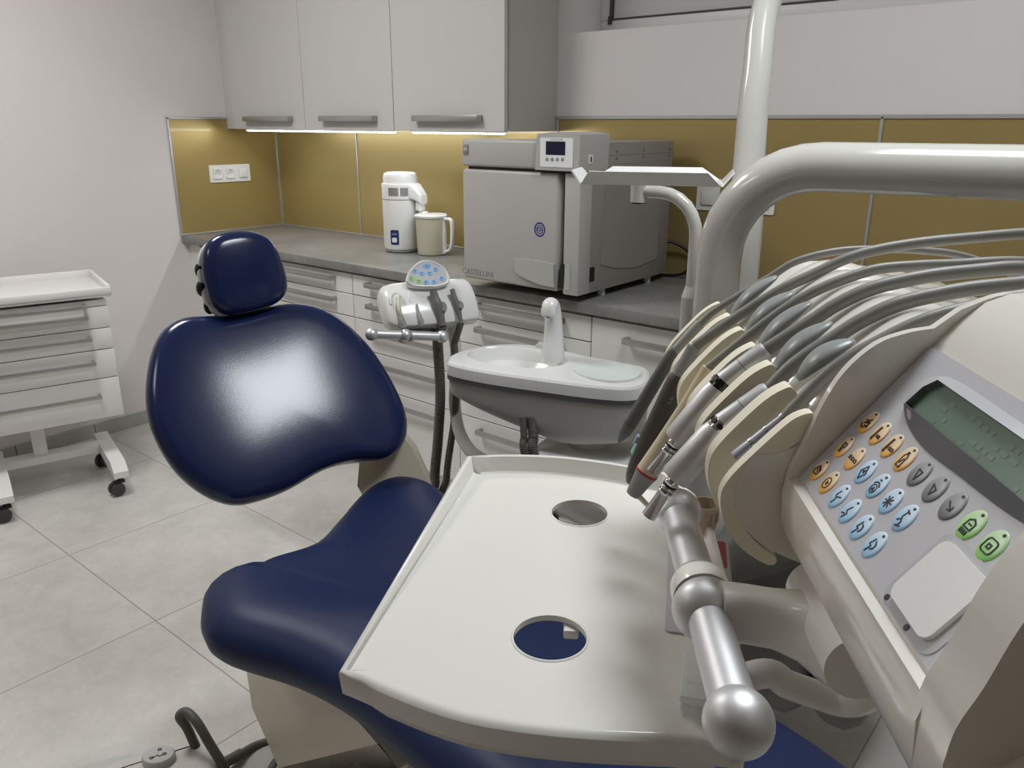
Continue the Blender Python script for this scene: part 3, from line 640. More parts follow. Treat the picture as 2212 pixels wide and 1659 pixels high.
# ================================================================== ASSISTANT HEAD
dH = 2.13
a0, a1 = UD(825, 690, dH - .035), UD(1015, 690, dH + .075)
hx_ = (a1 - a0); hx_.z = 0; hx_.normalize(); hb = Vector((-hx_.y, hx_.x, 0))         # hb = away from the viewer
hc = UD(922, 658, dH); tilt = R(38)
up_ = (hb * math.sin(tilt) + Z * math.cos(tilt)); fn = hx_.cross(up_)                  # fn faces the viewer
MH = Matrix((hx_, up_, fn)).transposed().to_4x4(); MH.translation = hc; MH = MH @ Matrix.Scale(1.10, 4)
t = thing('assistant_control_head', 'white assistant control head with an oval blue-button keypad and hose holders', 'control head', hc)
pr = [(-.064, .026), (-.060, .034), (-.040, .040), (-.01, .042), (.025, .036), (.05, .020), (.062, .0), (.060, -.03), (.045, -.045), (.0, -.045), (-.04, -.035), (-.062, -.005)]
def hsec(x, k, dz=0): return [MH @ Vector((x, p[0] * k, p[1] * k + dz)) for p in [(q.x, q.y) for q in crvc([(a, b, 0) for a, b in pr], 3)]]
g = G(); g.loft([hsec(-.112, .60, .0), hsec(-.108, .80), hsec(-.098, .93), hsec(-.08, 1), hsec(-.03, 1.04), hsec(.03, 1.04), hsec(.08, 1.0), hsec(.104, .98), hsec(.111, .94), hsec(.114, .86)])
hbody = g.build('housing', UW, t, 50)
# raised grey tubes along the front edge, painted as the shade inside holder recesses
REC = mat('holder_recess_shade', (.33, .325, .30), .5)
hsl = [-.084, -.040, .006, .054]
for k, xx in enumerate(hsl):
    Mr = MH @ Matrix.Translation((xx, -.022, .0400))
    g = G(); g.tube([(.0165 * math.cos(R(q)), .012 + .030 * math.sin(R(q)), .0030 - .0050 * ((.012 + .030 * math.sin(R(q))) / .04) ** 2 - .0010) for q in range(-10, 181, 10)], .0023, 8, M=Mr)
    hp_ = g.build('holder_arc', UW, t, 60)
    g = G(); g.tube([(.004, .014, -.004), (-.001, .002, -.0035), (-.002, -.014, -.004), (.0, -.030, -.006), (.002, -.042, -.013)], [.0060, .0078, .0076, .0088, .0105], 18, 3, M=Mr); g.build('recess_shade', REC, hbody)
# keypad
kpC = MH @ Vector((-.001, .052, .048)); ktilt = R(34); ku = (hb * math.sin(ktilt) + Z * math.cos(ktilt)); kn = hx_.cross(ku)
MK = Matrix((hx_, ku, kn)).transposed().to_4x4(); MK.translation = kpC; MK = MK @ Matrix.Scale(1.27, 4)
ko = [(p.x, p.y) for p in crvc([(-.047, -.008, 0), (-.038, -.022, 0), (-.012, -.028, 0), (.02, -.029, 0), (.042, -.022, 0), (.047, -.004, 0), (.037, .018, 0), (.016, .031, 0), (-.008, .031, 0), (-.033, .015, 0)], 5)]
g = G(); g.loft([ringat(ko, -.03, .006), ringat(ko, .0, .0), ringat(ko, .0065, .0), ringat(ko, .0090, .002), ringat(ko, .0086, .0042), ringat(ko, .006, .0060)], caps=True, M=MK); kp_ = g.build('keypad', UW, t, 50)
KF = mat('keypad_film', (.45, .46, .48), .35)
g = G(); g.loft([ringat(ko, .0058, .0062), ringat(ko, .0066, .0066)], M=MK); kf = g.build('keypad_film', KF, kp_)
KB, KG = mat('blue_key', (.20, .46, .80), .4), mat('green_key', (.30, .58, .17), .4)
for (x_, y_, cc) in ((-.024, .010, 0), (.003, .019, 0), (.021, .010, 0), (-.011, .004, 0), (.006, .003, 0), (-.035, -.006, 1), (-.021, -.013, 1), (-.006, -.016, 0), (.011, -.017, 0), (.029, -.011, 0)):
    g = G(); Mb = MK @ Matrix.Translation((x_, y_, .0063)); rx = .0095 if (x_, y_) == (.003, .019) else .0066
    g.loft([[(p[0], p[1], 0) for p in ell(0, 0, rx, .0062, 16)], [(p[0], p[1], .0012) for p in ell(0, 0, rx * .8, .005, 16)]], M=Mb); b_ = g.build('button', KG if cc else KB, kf)
    g = G(); stroke(g, [(-.0022, .0026), (-.0008, 0), (-.0018, -.0028)], .001, .0003, Mb @ Matrix.Translation((0, 0, .0012))); stroke(g, [(-.0008, 0), (.0024, .0012)], .001, .0003, Mb @ Matrix.Translation((0, 0, .0012))); g.build('icon', INK, b_)
# grip bar
g0, g1 = UD(803, 722, dH - .14), UD(955, 727, dH - .06)
def grip(p0, p1, r, parent, ring=.5, ringmt=None, nm='grip_bar'):
    d_ = (p1 - p0); L_ = d_.length; Mg = axis_to(p0, d_); k = r
    g = G(); g.tube([(0, 0, 0), (0, 0, L_)], r * .70, 36, M=Mg); bar = g.build(nm, SILVER, parent, 60)
    for s in (0, L_): g = G(); g.ball((0, 0, s), r * 1.18 if 0 else r, 36, Mg); g.build('ball_end', SILVER, bar, 80)
    return bar, Mg, L_
bar, Mg, L_ = grip(g0, g1, .0165, t)
g = G(); prf = [(.0104, -.010), (.0145, -.009), (.0165, -.003), (.0165, .003), (.0145, .009), (.0104, .010)]; g.lathe(prf, Mg @ Matrix.Translation((0, 0, L_ * .47)), 30); g.build('collar', SILVER, bar, 60)
g = G(); 
for dz in (-.0125, .0125): g.lathe([(.0104, -.0012), (.0135, -.0012), (.0135, .0012), (.0104, .0012)], Mg @ Matrix.Translation((0, 0, L_ * .47 + dz)), 30)
g.build('collar_rings', GREYM, bar)
gm = g0.lerp(g1, .5); g = G(); hbot = MH @ Vector((-.01, -.052, .0)); g.tube([gm - Z * .004, gm - Z * .012 + hb * .03, hbot - Z * .012, hbot], [.012, .015, .018, .02], 20, 5); g.build('bracket', GREYM, t)
# supporting arm of the head
b0 = MH @ Vector((.058, -.035, -.03)); s1 = UD(985, 760, dH + .06); s2 = UD(983, 880, dH + .06); s3 = UD(1003, 955, dH + .03); s4 = UD(1060, 1000, dH - .02)
g = G(); g.tube([b0, s1, s2, s3, s4, Vector((2.80, -1.1, .545))], [.016, .016, .016, .017, .017, .017], 20, 8); g.build('support_tube', UB, t, 60)
# suction tubes resting in the head
def corrug(g, P, r, sub=96, amp=.0006, n=14):
    Q, _ = crv(P, sub, [r] * len(P)); rr = [r + (amp if (i // 2) % 2 else -amp) for i in range(len(Q))]; g.tube(Q, rr, n)
def suction(xx, rt, label, lower, rr, big):
    top = MH @ Vector((xx - .006, .004, .062)); mid = MH @ Vector((xx, -.030, .052)); low = MH @ Vector((xx + .006, -.072, .030))
    t = thing('suction_hose', label, 'suction hose', mid, 'suction hoses of the assistant head')
    g = G(); d_ = (mid - top)
    g.tube([top, top + d_ * .45, mid + d_ * .05, low], [rt, rt * 1.02, rt * 1.25, rt * 1.05], 22, 4); tip = g.build('handpiece', mat('suction_grey', (.17, .165, .15), .45), t, 60)
    g = G(); g.lathe([(rt * .72, -.0003), (rt * .72, .0004), (0, .0004)], axis_to(top - d_ * .02, -d_), 20); g.build('opening', BLACK, tip)
    g = G(); pq = mid + hx_ * rt * 1.3 - up_ * .006; g.loft([[pq + hx_ * a + up_ * b + fn * c for a, b in ell(0, 0, .008 * big, .013 * big, 18)] for c in (-.006, .006)]); g.build('slide_lever', mat('suction_grey', (.17, .165, .15), .45), t, 60)
    g = G(); g.tube([low, low.lerp(lower[0], .5), lower[0]], rr * .95, 16, 6)
    corrug(g, lower, rr, 88 if rr > .01 else 92); g.build('hose', HOSED, t, 75)
suction(hsl[2], .0101, 'thick ribbed grey suction hose hanging from the third holder of the assistant head', [UD(945, 735, dH - .01), UD(951, 850, dH + .05), UD(946, 950, dH + .06), UD(939, 1040, dH + .06), UD(950, 1120, dH + .02), Vector((2.86, -1.16, .30))], .0137, 1.1)
suction(hsl[3], .0066, 'thin ribbed grey suction hose hanging from the rightmost holder of the assistant head', [UD(981, 742, dH + .01), UD(986, 810, dH + .03), UD(982, 900, dH + .05), UD(965, 1030, dH + .06), UD(975, 1110, dH + .04), Vector((2.88, -1.17, .33))], .0095, .9)
g = G(); q0 = MH @ Vector((hsl[0] + .003, .005, .046)); q1 = MH @ Vector((hsl[0] - .004, -.03, .047)); g.tube([MH @ Vector((hsl[0] + .008, .008, .040)), q0, q1, MH @ Vector((hsl[0] + .004, -.05, .025))], .0042, 14, 5)
tag(g.build('saliva_ejector_tip', mat('ivory_tip', (.72, .70, .52), .35)), 'ivory saliva ejector tip in the leftmost holder of the assistant head', 'suction tip')
for x_, r_, lb in ((1133, .0085, 'left one of the two short dark hoses under the spittoon bowl'), (1153, .012, 'right, thicker one of the two short dark hoses under the spittoon bowl')):
    p0, p1 = UD(x_ - 3, 900, 1.87), UD(x_ + 1, 985, 1.87); g = G(); corrug(g, [p0, p0.lerp(p1, .5), p1, Vector((p1.x + .03, p1.y + .05, .50))], r_, 60); tag(g.build('drain_hose', HOSED, None, 75), lb, 'hose', 'dark hoses under the bowl')
# ================================================================== DENTAL CHAIR
ps = R(-12); CA = Vector((math.cos(ps), math.sin(ps), 0)); CL = Vector((-CA.y, CA.x, 0))
H0 = UD(640, 1040, 1.8)
t = thing('dental_chair', 'dental chair in navy blue upholstery with a separate headrest', 'dental chair', (H0.x + .55, H0.y - .05, 0))
def pad(name, pts, M, front, back, parent, mt, edge=.03, dome=.02, dish=0, sub=4, nm=24, split=0, prof=None):
    """cushion: closed outline in frame M (x,y), soft rounded rim, domed front"""
    P = [(p.x, p.y) for p in crvc([(a, b, 0) for a, b in pts], sub)]
    if sum(P[i][0] * P[(i + 1) % len(P)][1] - P[(i + 1) % len(P)][0] * P[i][1] for i in range(len(P))) < 0: P = P[::-1]
    cx_, cy_ = sum(p[0] for p in P) / len(P), sum(p[1] for p in P) / len(P)
    def zf(x, y, t_): return (prof(x, y, t_) if prof else 0)
    rings = []
    def rim(ins):
        out = []
        for x, y in P:
            tx, ty = (max(.25, min(1.15, x)), .03) if split else (cx_, cy_)
            d_ = math.hypot(tx - x, ty - y) or 1; out.append((x + (tx - x) / d_ * ins, y + (ty - y) / d_ * ins, 0))
        return out
    for a in [R(-90 + 180 * k / 10) for k in range(11)]:
        ins = edge * (1 - math.cos(a)); z_ = (back + front) / 2 + (front - back) / 2 * math.sin(a)
        rings.append([(x, y, z_ + zf(x, y, 0)) for x, y, _ in rim(ins)])
    base = rim(edge)
    for k in range(1, 10):
        s = min(k / 9.0, .965); ring = []
        for (x, y, _) in base:
            x2, y2 = x + (cx_ - x) * s, y + (cy_ - y) * s
            ring.append((x2, y2, front + dome * (1 - (1 - s) ** 2.2) + zf(x2, y2, s)))
        rings.append(ring)
    g = G(); g.loft(rings, M=M); return g.build(name, mt, parent, 70)
# backrest
ph = R(37); BU = (-CA * math.sin(ph) + Z * math.cos(ph)); BN = (CA * math.cos(ph) + Z * math.sin(ph)); BX = CL
pb_ = R(-17); a_ = Vector((math.cos(pb_), math.sin(pb_), 0)); BX = Vector((-a_.y, a_.x, 0)); BU = (-a_ * math.sin(ph) + Z * math.cos(ph)); BN = BX.cross(BU)
MBk = Matrix((BX, BU, BN)).transposed().to_4x4(); MBk.translation = H0
MBi = MBk.inverted()
def bpx(L, off=0):
    out = []
    for p in L:
        q = MBi @ onp(p[0], p[1], H0 + BN * off, BN); out.append((q.x, q.y))
    return out
bo = [(316, 865), (322, 780), (346, 715), (395, 682), (470, 676), (560, 662), (640, 650), (720, 672), (800, 742), (858, 832), (884, 905), (874, 958), (838, 985), (765, 992), (700, 1012), (630, 1052), (565, 1077), (505, 1086), (442, 1064), (380, 1013), (335, 940)]
bshell = mat('backrest_shell', (.62, .57, .46), .4)
bprof = lambda x, y, s: -.05 * (x - .02) ** 2 - .04 * (y - .22) ** 2
pad('backrest', bpx(bo, .012), MBk, .028, -.040, t, NAVY, edge=.036, dome=.003, prof=bprof)
pad('backrest_shell', [(x * .965 + .0005, y * .965 + .006) for x, y in bpx(bo)], MBk, -.036, -.066, t, bshell, edge=.02, dome=.005, prof=bprof)
# headrest
HX = BX; hph = R(18); HU = (-a_ * math.sin(hph) + Z * math.cos(hph)); HN = HX.cross(HU)
hcen = UD(536, 590, 1.865); yaw_h = Matrix.Rotation(R(6), 3, 'Z'); HX = yaw_h @ HX; HU = yaw_h @ HU; HN = HX.cross(HU)
MHd = Matrix((HX, HU, HN)).transposed().to_4x4(); MHd.translation = hcen; MHi = MHd.inverted()
ho_ = []
for p in [(441, 580), (444, 535), (468, 507), (525, 497), (575, 508), (603, 540), (620, 590), (623, 625), (608, 648), (575, 665), (530, 676), (490, 678), (462, 655), (450, 622)]:
    q = MHi @ onp(p[0], p[1], hcen + HN * .015, HN); ho_.append((q.x, q.y))
pad('headrest', ho_, MHd, .030, -.022, t, NAVY, edge=.026, dome=.003, prof=lambda x, y, s: -.5 * x * x)
pad('headrest_shell', [(x * .975 - .0045, y * .98 - .003) for x, y in ho_], MHd, -.020, -.032, t, UW, edge=.006, dome=0, prof=lambda x, y, s: -.8 * x * x)
for px, py in ((434, 584), (437, 623), (453, 661)):
    q = onp(px, py, hcen - HN * .04, HN); g = G(); g.ball((0, 0, 0), .016, 16, Matrix.Translation(q - HX * .001), (.8, .8, 1.2)); g.build('headrest_knob', BLACK, t)
g = G(); g.tube([hcen - HN * .04 - HU * .0, hcen - HN * .06 - HU * .08, H0 + BU * .36 - BN * .07, H0 + BU * .2 - BN * .07], [.03, .022, .02, .02], 16, 4); g.build('headrest_bar', GREYM, t)
# seat and leg rest
MS = Matrix((CA, CL, Z)).transposed().to_4x4(); MS.translation = Vector((H0.x, H0.y, 0)); MSi = MS.inverted()
def spx(L, z):
    out = []
    for p in L: q = MSi @ UZ(p[0], p[1], z); out.append((q.x, q.y))
    return out
rear = spx([(488, 1240), (523, 1219), (600, 1191), (674, 1151), (722, 1108), (776, 1056), (820, 1026), (870, 1013), (925, 1022), (962, 1044)], .605)
left = spx([(446, 1285), (433, 1325), (438, 1368), (474, 1402)], .56)
so = rear + [(.28, .300), (.45, .268), (.70, .245), (1.0, .243), (1.20, .240), (1.33, .20), (1.37, .05), (1.34, -.12), (1.22, -.172), (1.0, -.178), (.80, -.183), (.60, -.20), (.48, -.235)] + left[::-1]
def sprof(x, y, s):
    w = max(0, 1 - ((x - .16) / .34) ** 2) if abs(x - .16) < .34 else 0
    v = (y - .02)
    rise = .045 * max(0, min(1, (x - .55) / .5)) 
    return -.045 * w * s * (1 - (v / .3) ** 2 if abs(v) < .3 else 0) + rise 
pad('seat', so, MS, .612, .492, t, NAVYS, edge=.085, dome=.012, prof=sprof, split=1)
SB = mat('chair_base_beige', (.58, .53, .44), .38, var=.01)
def vpx(L, v):
    out = []
    for p in L: q = MSi @ onp(p[0], p[1], H0 + CL * v, CL); out.append((q.x, q.z))
    return out
sd = vpx([(524, 1440), (545, 1530), (563, 1570), (602, 1659)], -.17)
bd = vpx([(768, 1655), (818, 1606)], -.17)
poly = [(sd[0][0], .50), (sd[1][0], sd[1][1]), (sd[2][0], sd[2][1]), (sd[3][0], sd[3][1]), (sd[3][0] + .05, sd[3][1] - .08), (bd[0][0], bd[0][1] - .0), bd[1], (bd[1][0] + .06, .50)]
g = G(); g.prism([(a, b) for a, b in poly], -.12, .17, Matrix((CA, Z, -CL)).transposed().to_4x4() if 0 else FR(Vector((H0.x, H0.y, 0)) + CL * .0, CA, Z), .010, 3); g.build('lift_arm_cover', SB, t, 45)
g = G(); q = MS @ Vector((.42, .02, 0)); g.prism(rrect(.12, -.22, .95, .26, .09, 6), 0.001, .045, MS, .012, 2); g.build('base_plate', mat('chair_floor_plate', (.42, .41, .39), .45), t)
g = G(); g.box((.34, -.09, .04), (.60, .14, .40), MS, .02); g.build('pedestal', SB, t)
# hinge arm between seat and backrest
ha = [UD(778, 1000, 2.0), UD(885, 968, 2.03), UD(915, 1030, 1.98), UD(770, 1060, 1.96)]
g = G(); c1 = [UD(x, y, 1.985) for x, y in ((800, 965), (868, 940), (890, 968), (918, 1030), (930, 1080), (800, 1100), (772, 1050), (776, 1000))]
g.loft([c1, [p + (_f * .09) for p in c1]]); g.build('hinge_arm', bshell, t, 30)
# ================================================================== FOOT CONTROL
F0 = UZ(355, 1652, .05); fx = Vector((.80, .60, 0)).normalized(); fy = Vector((-fx.y, fx.x, 0))
fr_ = UZ(460, 1640, .06)
t = thing('foot_control', 'pale grey foot control with a looped handle on the floor at the bottom left', 'foot control', (F0.x, F0.y, 0))
FG = mat('foot_control_grey', (.50, .51, .50), .4); FW = mat('foot_control_white', (.62, .60, .57), .35)
q = UZ(380, 1606, .075); MFc = FR((q.x, q.y, 0), (_r.x, _r.y, 0), (_f.x, _f.y, 0))
g = G(); fo = [(p.x, p.y) for p in crvc([(-.16, -.11, 0), (-.04, -.15, 0), (.08, -.15, 0), (.125, -.08, 0), (.11, -.01, 0), (.05, .035, 0), (.0, .012, 0), (-.07, -.008, 0), (-.14, -.04, 0)], 5)]
g.loft([ringat(fo, .004, .004), ringat(fo, .008, 0), ringat(fo, .040, 0), ringat(fo, .062, .012), ringat(fo, .070, .03)], M=MFc); fb = g.build('body', FW, t, 60)
g = G(); g.loft([[(p[0], p[1], z_) for p in ell(-.02, -.045, r1, r2, 32)] for r1, r2, z_ in ((.036, .030, .06), (.036, .030, .083), (.033, .027, .087))], M=MFc); pk = g.build('pedal_disc', FG, t, 45)
g = G(); Mi = MFc @ Matrix.Translation((-.02, -.045, .0872))
for c_ in ((-.002, .013), (.014, 0), (-.010, -.012)): stroke(g, ell(c_[0], c_[1], .0036, .0030, 12), .002, .0005, Mi, True)
stroke(g, [(-.006, -.011), (0, -.004), (.006, -.007), (.011, -.002)], .002, .0005, Mi); g.build('pedal_mark', INK, pk)
g = G(); g.prism([(-.26, -.16), (-.06, -.15), (-.055, -.04), (-.10, -.012), (-.26, -.075)], .004, .058, MFc, .012, 3); g.build('side_pedal', FG, fb)
dF = 2.02; g = G(); hoop = [UZ(424, 1616, .065), UZ(404, 1572, .115), UZ(388, 1548, .150), UZ(402, 1538, .160), UZ(425, 1560, .150), UZ(455, 1610, .105), UZ(480, 1650, .065), UZ(492, 1672, .03)]
g.tube(hoop, .0105, 18, 8); g.build('carry_loop', HOSED, t, 60)
g = G(); g.tube([UZ(470, 1655, .04), UZ(500, 1640, .035), UZ(520, 1628, .03)], .0125, 16, 4); g.tube([UZ(515, 1631, .03), UZ(550, 1611, .02), UZ(590, 1600, .016), UZ(640, 1600, .014), UZ(700, 1615, .014)], .009, 14, 8); g.build('cable', HOSED, t, 60)
g = G(); q = [UZ(575, 1690, .012), UZ(590, 1655, .012), UZ(612, 1632, .012), UZ(660, 1615, .012)]; g.tube(q, .010, 14, 8); tag(g.build('floor_cable', HOSED, None, 60), 'dark cable on the floor going under the beige chair base', 'cable')
g = G(); fo = [UZ(x, y, .0) for x, y in ((500, 1668), (530, 1640), (565, 1622), (600, 1617), (640, 1630), (640, 1720), (520, 1720))]
g.loft([[p + Z * .001 for p in fo], [p + Z * .014 for p in fo]]); tag(g.build('floor_plate', mat('chair_floor_plate', (.42, .41, .39), .45)), 'low grey floor cover beside the beige chair base', 'floor cover')
# ================================================================== DELIVERY UNIT  (local frame: e along the keypad, n to the rear, z up; origin = left front corner of the keypad film)
EV, NV = Vector((.585, -.811, 0)).normalized(), Vector((.811, .585, 0)).normalized()
LO = UD(1727, 1030, .5)
ML = Matrix((EV, NV, Z)).transposed().to_4x4(); ML.translation = LO; MLi = ML.inverted()
def le(px, py, e):                      # pixel on a plane e = const -> (n, z)
    q = MLi @ onp(px, py, LO + EV * e, EV); return (q.y, q.z)
def lz(px, py, z): q = MLi @ UZ(px, py, LO.z + z); return (q.x, q.y)
MP = Matrix(((1, 0, 0), (0, 0, 1), (0, 0, 0))) if 0 else None
def MEx(e=0):                           # frame with x=n, y=z, z=e at given e
    return ML @ FR((e, 0, 0), (0, 1, 0), (0, 0, 1))
t = thing('delivery_unit', 'ivory dental delivery unit with a slanted button keypad and instrument rests', 'delivery unit', LO + NV * .15)
TH = R(52.34); vv = Vector((0, math.cos(TH), math.sin(TH)))
MPn = ML @ FR((0, 0, 0), (1, 0, 0), vv)             # keypad frame: x=e, y=up the slope, z=out
PW, PH = .194, .1085
# housing: side cheeks, front rail, top shell
EW = .212
cheek0 = [(-.0075, -.012), (-.0055, .004), (.001, .022), (.0085, .047), (.019, .069), (.035, .086), (.052, .0935), (.0665, .0965)]
cheek = [(p.x, p.y) for p in crv([(a, b, 0) for a, b in cheek0], 4)]
backp0 = [(.080, .108), (.105, .1175), (.15, .118), (.20, .108), (.25, .08), (.262, .02), (.255, -.045), (.22, -.075), (.10, -.075), (.045, -.07), (.016, -.060), (.0, -.047), (-.0065, -.036)]
backp = [(p.x, p.y) for p in crv([(a, b, 0) for a, b in backp0], 4)]
g = G()
front = [(-.0085, -.010), (-.0075, -.0035), (-.0035, -.0005), (0.001, .0003)]
pan_top = (PH * math.cos(TH), PH * math.sin(TH))
core = [(-.0085, -.012), (-.006, -.002), (0.0, -.0012), (pan_top[0] + .001, pan_top[1] - .0012), (pan_top[0] + .004, pan_top[1] + .004), (.080, .1015), (.092, .1125)] + backp[4:]
g.prism(core, -.004, EW - .01, MEx(), .0015, 2)
hs = g.build('housing', SHELL, t, 40)
g = G(); g.prism(cheek + backp, -.0068, -.0006, MEx(), .0026, 3); g.build('left_cheek', SHELL, t, 45)
g = G(); g.prism(cheek + backp, EW - .0150, EW + .012, MEx(), .010, 4)
low = [(-.003, -.040), (.004, -.018), (.03, -.002), (.08, .012), (.16, .02), (.22, .0), (.22, -.06), (.10, -.072), (.03, -.066), (.005, -.056)]
g.prism([(p.x, p.y) for p in crvc([(a, b, 0) for a, b in low], 3)], EW + .0045, EW + .026, MEx(), .010, 4); g.build('right_cheek', SHELL, t, 45)
# keypad film
KFILM = mat('lilac_grey_film', (.53, .525, .555), .33, var=.008)
g = G(); g.prism(rrect(.0005, .0008, PW, PH, .004), -.0006, .0006, MPn, .0002, 1); film = g.build('keypad_film', KFILM, t)
LG, LD = mat('bezel_grey', (.48, .48, .50), .35), mat('bezel_dark', (.15, .15, .17), .4)
# display: raised lens-shaped bezel with a sunk screen
bz = [(p.x, p.y) for p in crvc([(.0205, .083, 0), (.027, .0955, 0), (.05, .1005, 0), (.10, .1005, 0), (.15, .099, 0), (.176, .093, 0), (.186, .082, 0), (.176, .071, 0), (.15, .0665, 0), (.11, .0645, 0), (.075, .0630, 0), (.048, .066, 0), (.028, .073, 0)], 6)]
win_ = [(p[0], p[1]) for p in [(.0345, .0745), (.0355, .087), (.041, .0945), (.160, .0945), (.168, .087), (.168, .0745)]]
def frame_ring(outer, inner, z0, z1):
    b = bmesh.new(); vo = [b.verts.new((x, y, z0)) for x, y in outer]; vi = [b.verts.new((x, y, z1)) for x, y in inner]
    es = [b.edges.new((vo[i], vo[(i + 1) % len(vo)])) for i in range(len(vo))] + [b.edges.new((vi[i], vi[(i + 1) % len(vi)])) for i in range(len(vi))]
    bmesh.ops.triangle_fill(b, use_beauty=True, edges=es)
    for f in b.faces:
        f.normal_update()
        if f.normal.z < 0: f.normal_flip()
    return b
g = G()
g._join(frame_ring(bz, [(x, y) for x, y in win_], .0004, .0052), MPn)
bezel = g.build('display_bezel', LG, film, 30)
g = G(); g.loft([[(x, y, .0052) for x, y in win_], [(x, y, -.0010) for x, y in win_]], caps=False, M=MPn); g.build('bezel_well', LD, bezel, 20)
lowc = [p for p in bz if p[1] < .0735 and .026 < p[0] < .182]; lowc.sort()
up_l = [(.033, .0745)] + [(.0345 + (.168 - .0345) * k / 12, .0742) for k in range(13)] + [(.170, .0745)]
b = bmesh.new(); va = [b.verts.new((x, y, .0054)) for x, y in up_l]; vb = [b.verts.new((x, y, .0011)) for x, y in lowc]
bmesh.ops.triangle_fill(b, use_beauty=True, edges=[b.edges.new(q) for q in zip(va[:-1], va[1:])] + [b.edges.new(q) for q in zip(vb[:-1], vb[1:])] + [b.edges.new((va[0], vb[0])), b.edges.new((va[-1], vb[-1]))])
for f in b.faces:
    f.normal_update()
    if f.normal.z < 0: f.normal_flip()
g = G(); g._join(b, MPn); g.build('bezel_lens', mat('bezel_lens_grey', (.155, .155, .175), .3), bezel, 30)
LCD = mat('lcd_green', (.135, .205, .155), .25, var=.06, vscale=60)
g = G(); g.prism(win_, -.0012, .0012, MPn); lcd = g.build('screen', LCD, bezel)
LCDI = mat('lcd_segment', (.126, .194, .154), .3); g = G(); rnd = random.Random(3)
for row, yy in enumerate((.089, .0845, .0800, .0762)):
    x_ = .05 + rnd.random() * .01
    while x_ < .160:
        w_ = .003 + rnd.random() * .004
        if rnd.random() > .6: g.prism([(x_, yy - .0012), (x_ + w_, yy - .0012), (x_ + w_, yy + .0012), (x_, yy + .0012)], .0011, .00135, MPn)
        x_ += w_ + .0022
g.build('screen_segments', LCDI, lcd)
# buttons: printed fade, dark pictogram, small indicator dot
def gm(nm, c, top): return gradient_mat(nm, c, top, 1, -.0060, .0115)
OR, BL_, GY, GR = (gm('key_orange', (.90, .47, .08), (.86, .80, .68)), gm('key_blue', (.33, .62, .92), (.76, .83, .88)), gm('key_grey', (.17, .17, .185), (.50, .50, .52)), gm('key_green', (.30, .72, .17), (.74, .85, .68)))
IC = {
 'drop': [[(-.5, -.2), (-.1, -.5), (.5, -.1), (.2, .3), (-.3, .2)], [(-.2, -.1), (.4, .5)], [(0, 0), (.5, .2)], [(.1, -.2), (.55, -.25)]],
 'air': [[(-.35, -.6), (-.25, .6)], [(-.2, -.6), (-.1, .6)], [(-.35, -.6), (-.2, -.6)]], 'water': [[(-.35, -.6), (-.25, .6)], [(-.2, -.6), (-.1, .6)]],
 'bottle': [[(-.25, -.6), (.25, -.6), (.25, .3), (.08, .5), (.08, .65), (-.08, .65), (-.08, .5), (-.25, .3), (-.25, -.6)], [(-.1, -.3), (.1, .1)]],
 'tool': [[(-.15, .45), (.35, .45), (.35, .1), (-.15, .1), (-.15, .45)], [(-.05, .1), (-.05, -.4), (.2, -.4), (.2, .1)], [(.05, .45), (.05, -.4)]],
 'fan': [[(-.45, -.1), (-.1, .45), (.4, .2), (.35, -.3), (-.3, -.4), (-.45, -.1)], [(-.2, .1), (.2, -.1)], [(-.1, .3), (.3, .1)]],
 'ring': ['ring', [(-.15, -.1), (.2, .1)], [(-.1, .15), (.15, -.15)]],
 'dia': [[(0, .6), (.4, 0), (0, -.6), (-.4, 0), (0, .6)], [(-.15, .05), (.1, .2), (.1, -.05), (-.15, .05)]],
 'arc': ['ringlow', [(-.4, .15), (-.15, .35), (.15, .35), (.4, .15)], [(-.1, .6), (.1, .6)], [(-.15, -.35), (.15, -.35), (0, -.1), (-.15, -.35)]],
 'star': [[(-.45, 0), (.45, 0)], [(0, -.45), (0, .45)], [(-.32, -.32), (.32, .32)], [(-.32, .32), (.32, -.32)]],
 'p1': [[(-.05, .55), (-.2, .1), (.1, -.2), (-.05, -.6)], [(.05, 0), (.5, .2)]], 'p2': [[(.1, .5), (-.15, .05), (.15, -.15), (-.1, -.6)], [(-.1, -.25), (-.45, -.35)]],
 'p3': [[(-.1, .5), (-.3, -.05), (0, -.1), (-.2, -.6)], [(.05, .35), (.3, .25), (.35, -.05), (.2, -.25)]], 'p4': [[(-.1, .5), (-.3, 0), (0, -.1), (-.2, -.6)], [(.1, .4), (.35, .2), (.35, -.1), (.15, -.25)]],
 'ps': [[(-.15, .65), (.2, .55)], [(0, .6), (-.15, .1), (.15, -.25), (.1, -.6)], [(-.1, -.65), (.35, -.5)], [(-.1, -.1), (-.35, -.3)]],
 'down': [[(-.2, .35), (.35, .3), (.15, -.45), (-.2, .35)]], 'up': [[(-.3, .3), (.3, .1), (.05, -.4), (-.3, .3)]], 'arrow': [[(-.35, .25), (.3, -.2)], [(.0, -.25), (.3, -.2), (.3, .1)]],
 'lamp': [[(-.35, -.2), (-.3, .3), (.05, .5), (.4, .3), (.4, -.2), (-.35, -.2)], [(-.3, -.35), (-.3, -.6)], [(-.1, -.35), (-.1, -.6)], [(.1, -.35), (.1, -.6)], [(.3, -.35), (.3, -.6)], [(-.1, .1), (.2, .1)]],
 'cam': ['ringbig', [(-.15, .1), (.15, .1), (.15, -.15), (-.15, -.15), (-.15, .1)]], 'cup': [[(-.4, .2), (-.4, -.3), (-.1, -.3), (-.1, .2)], [(.0, -.1), (.2, -.3), (.35, .0)]]}
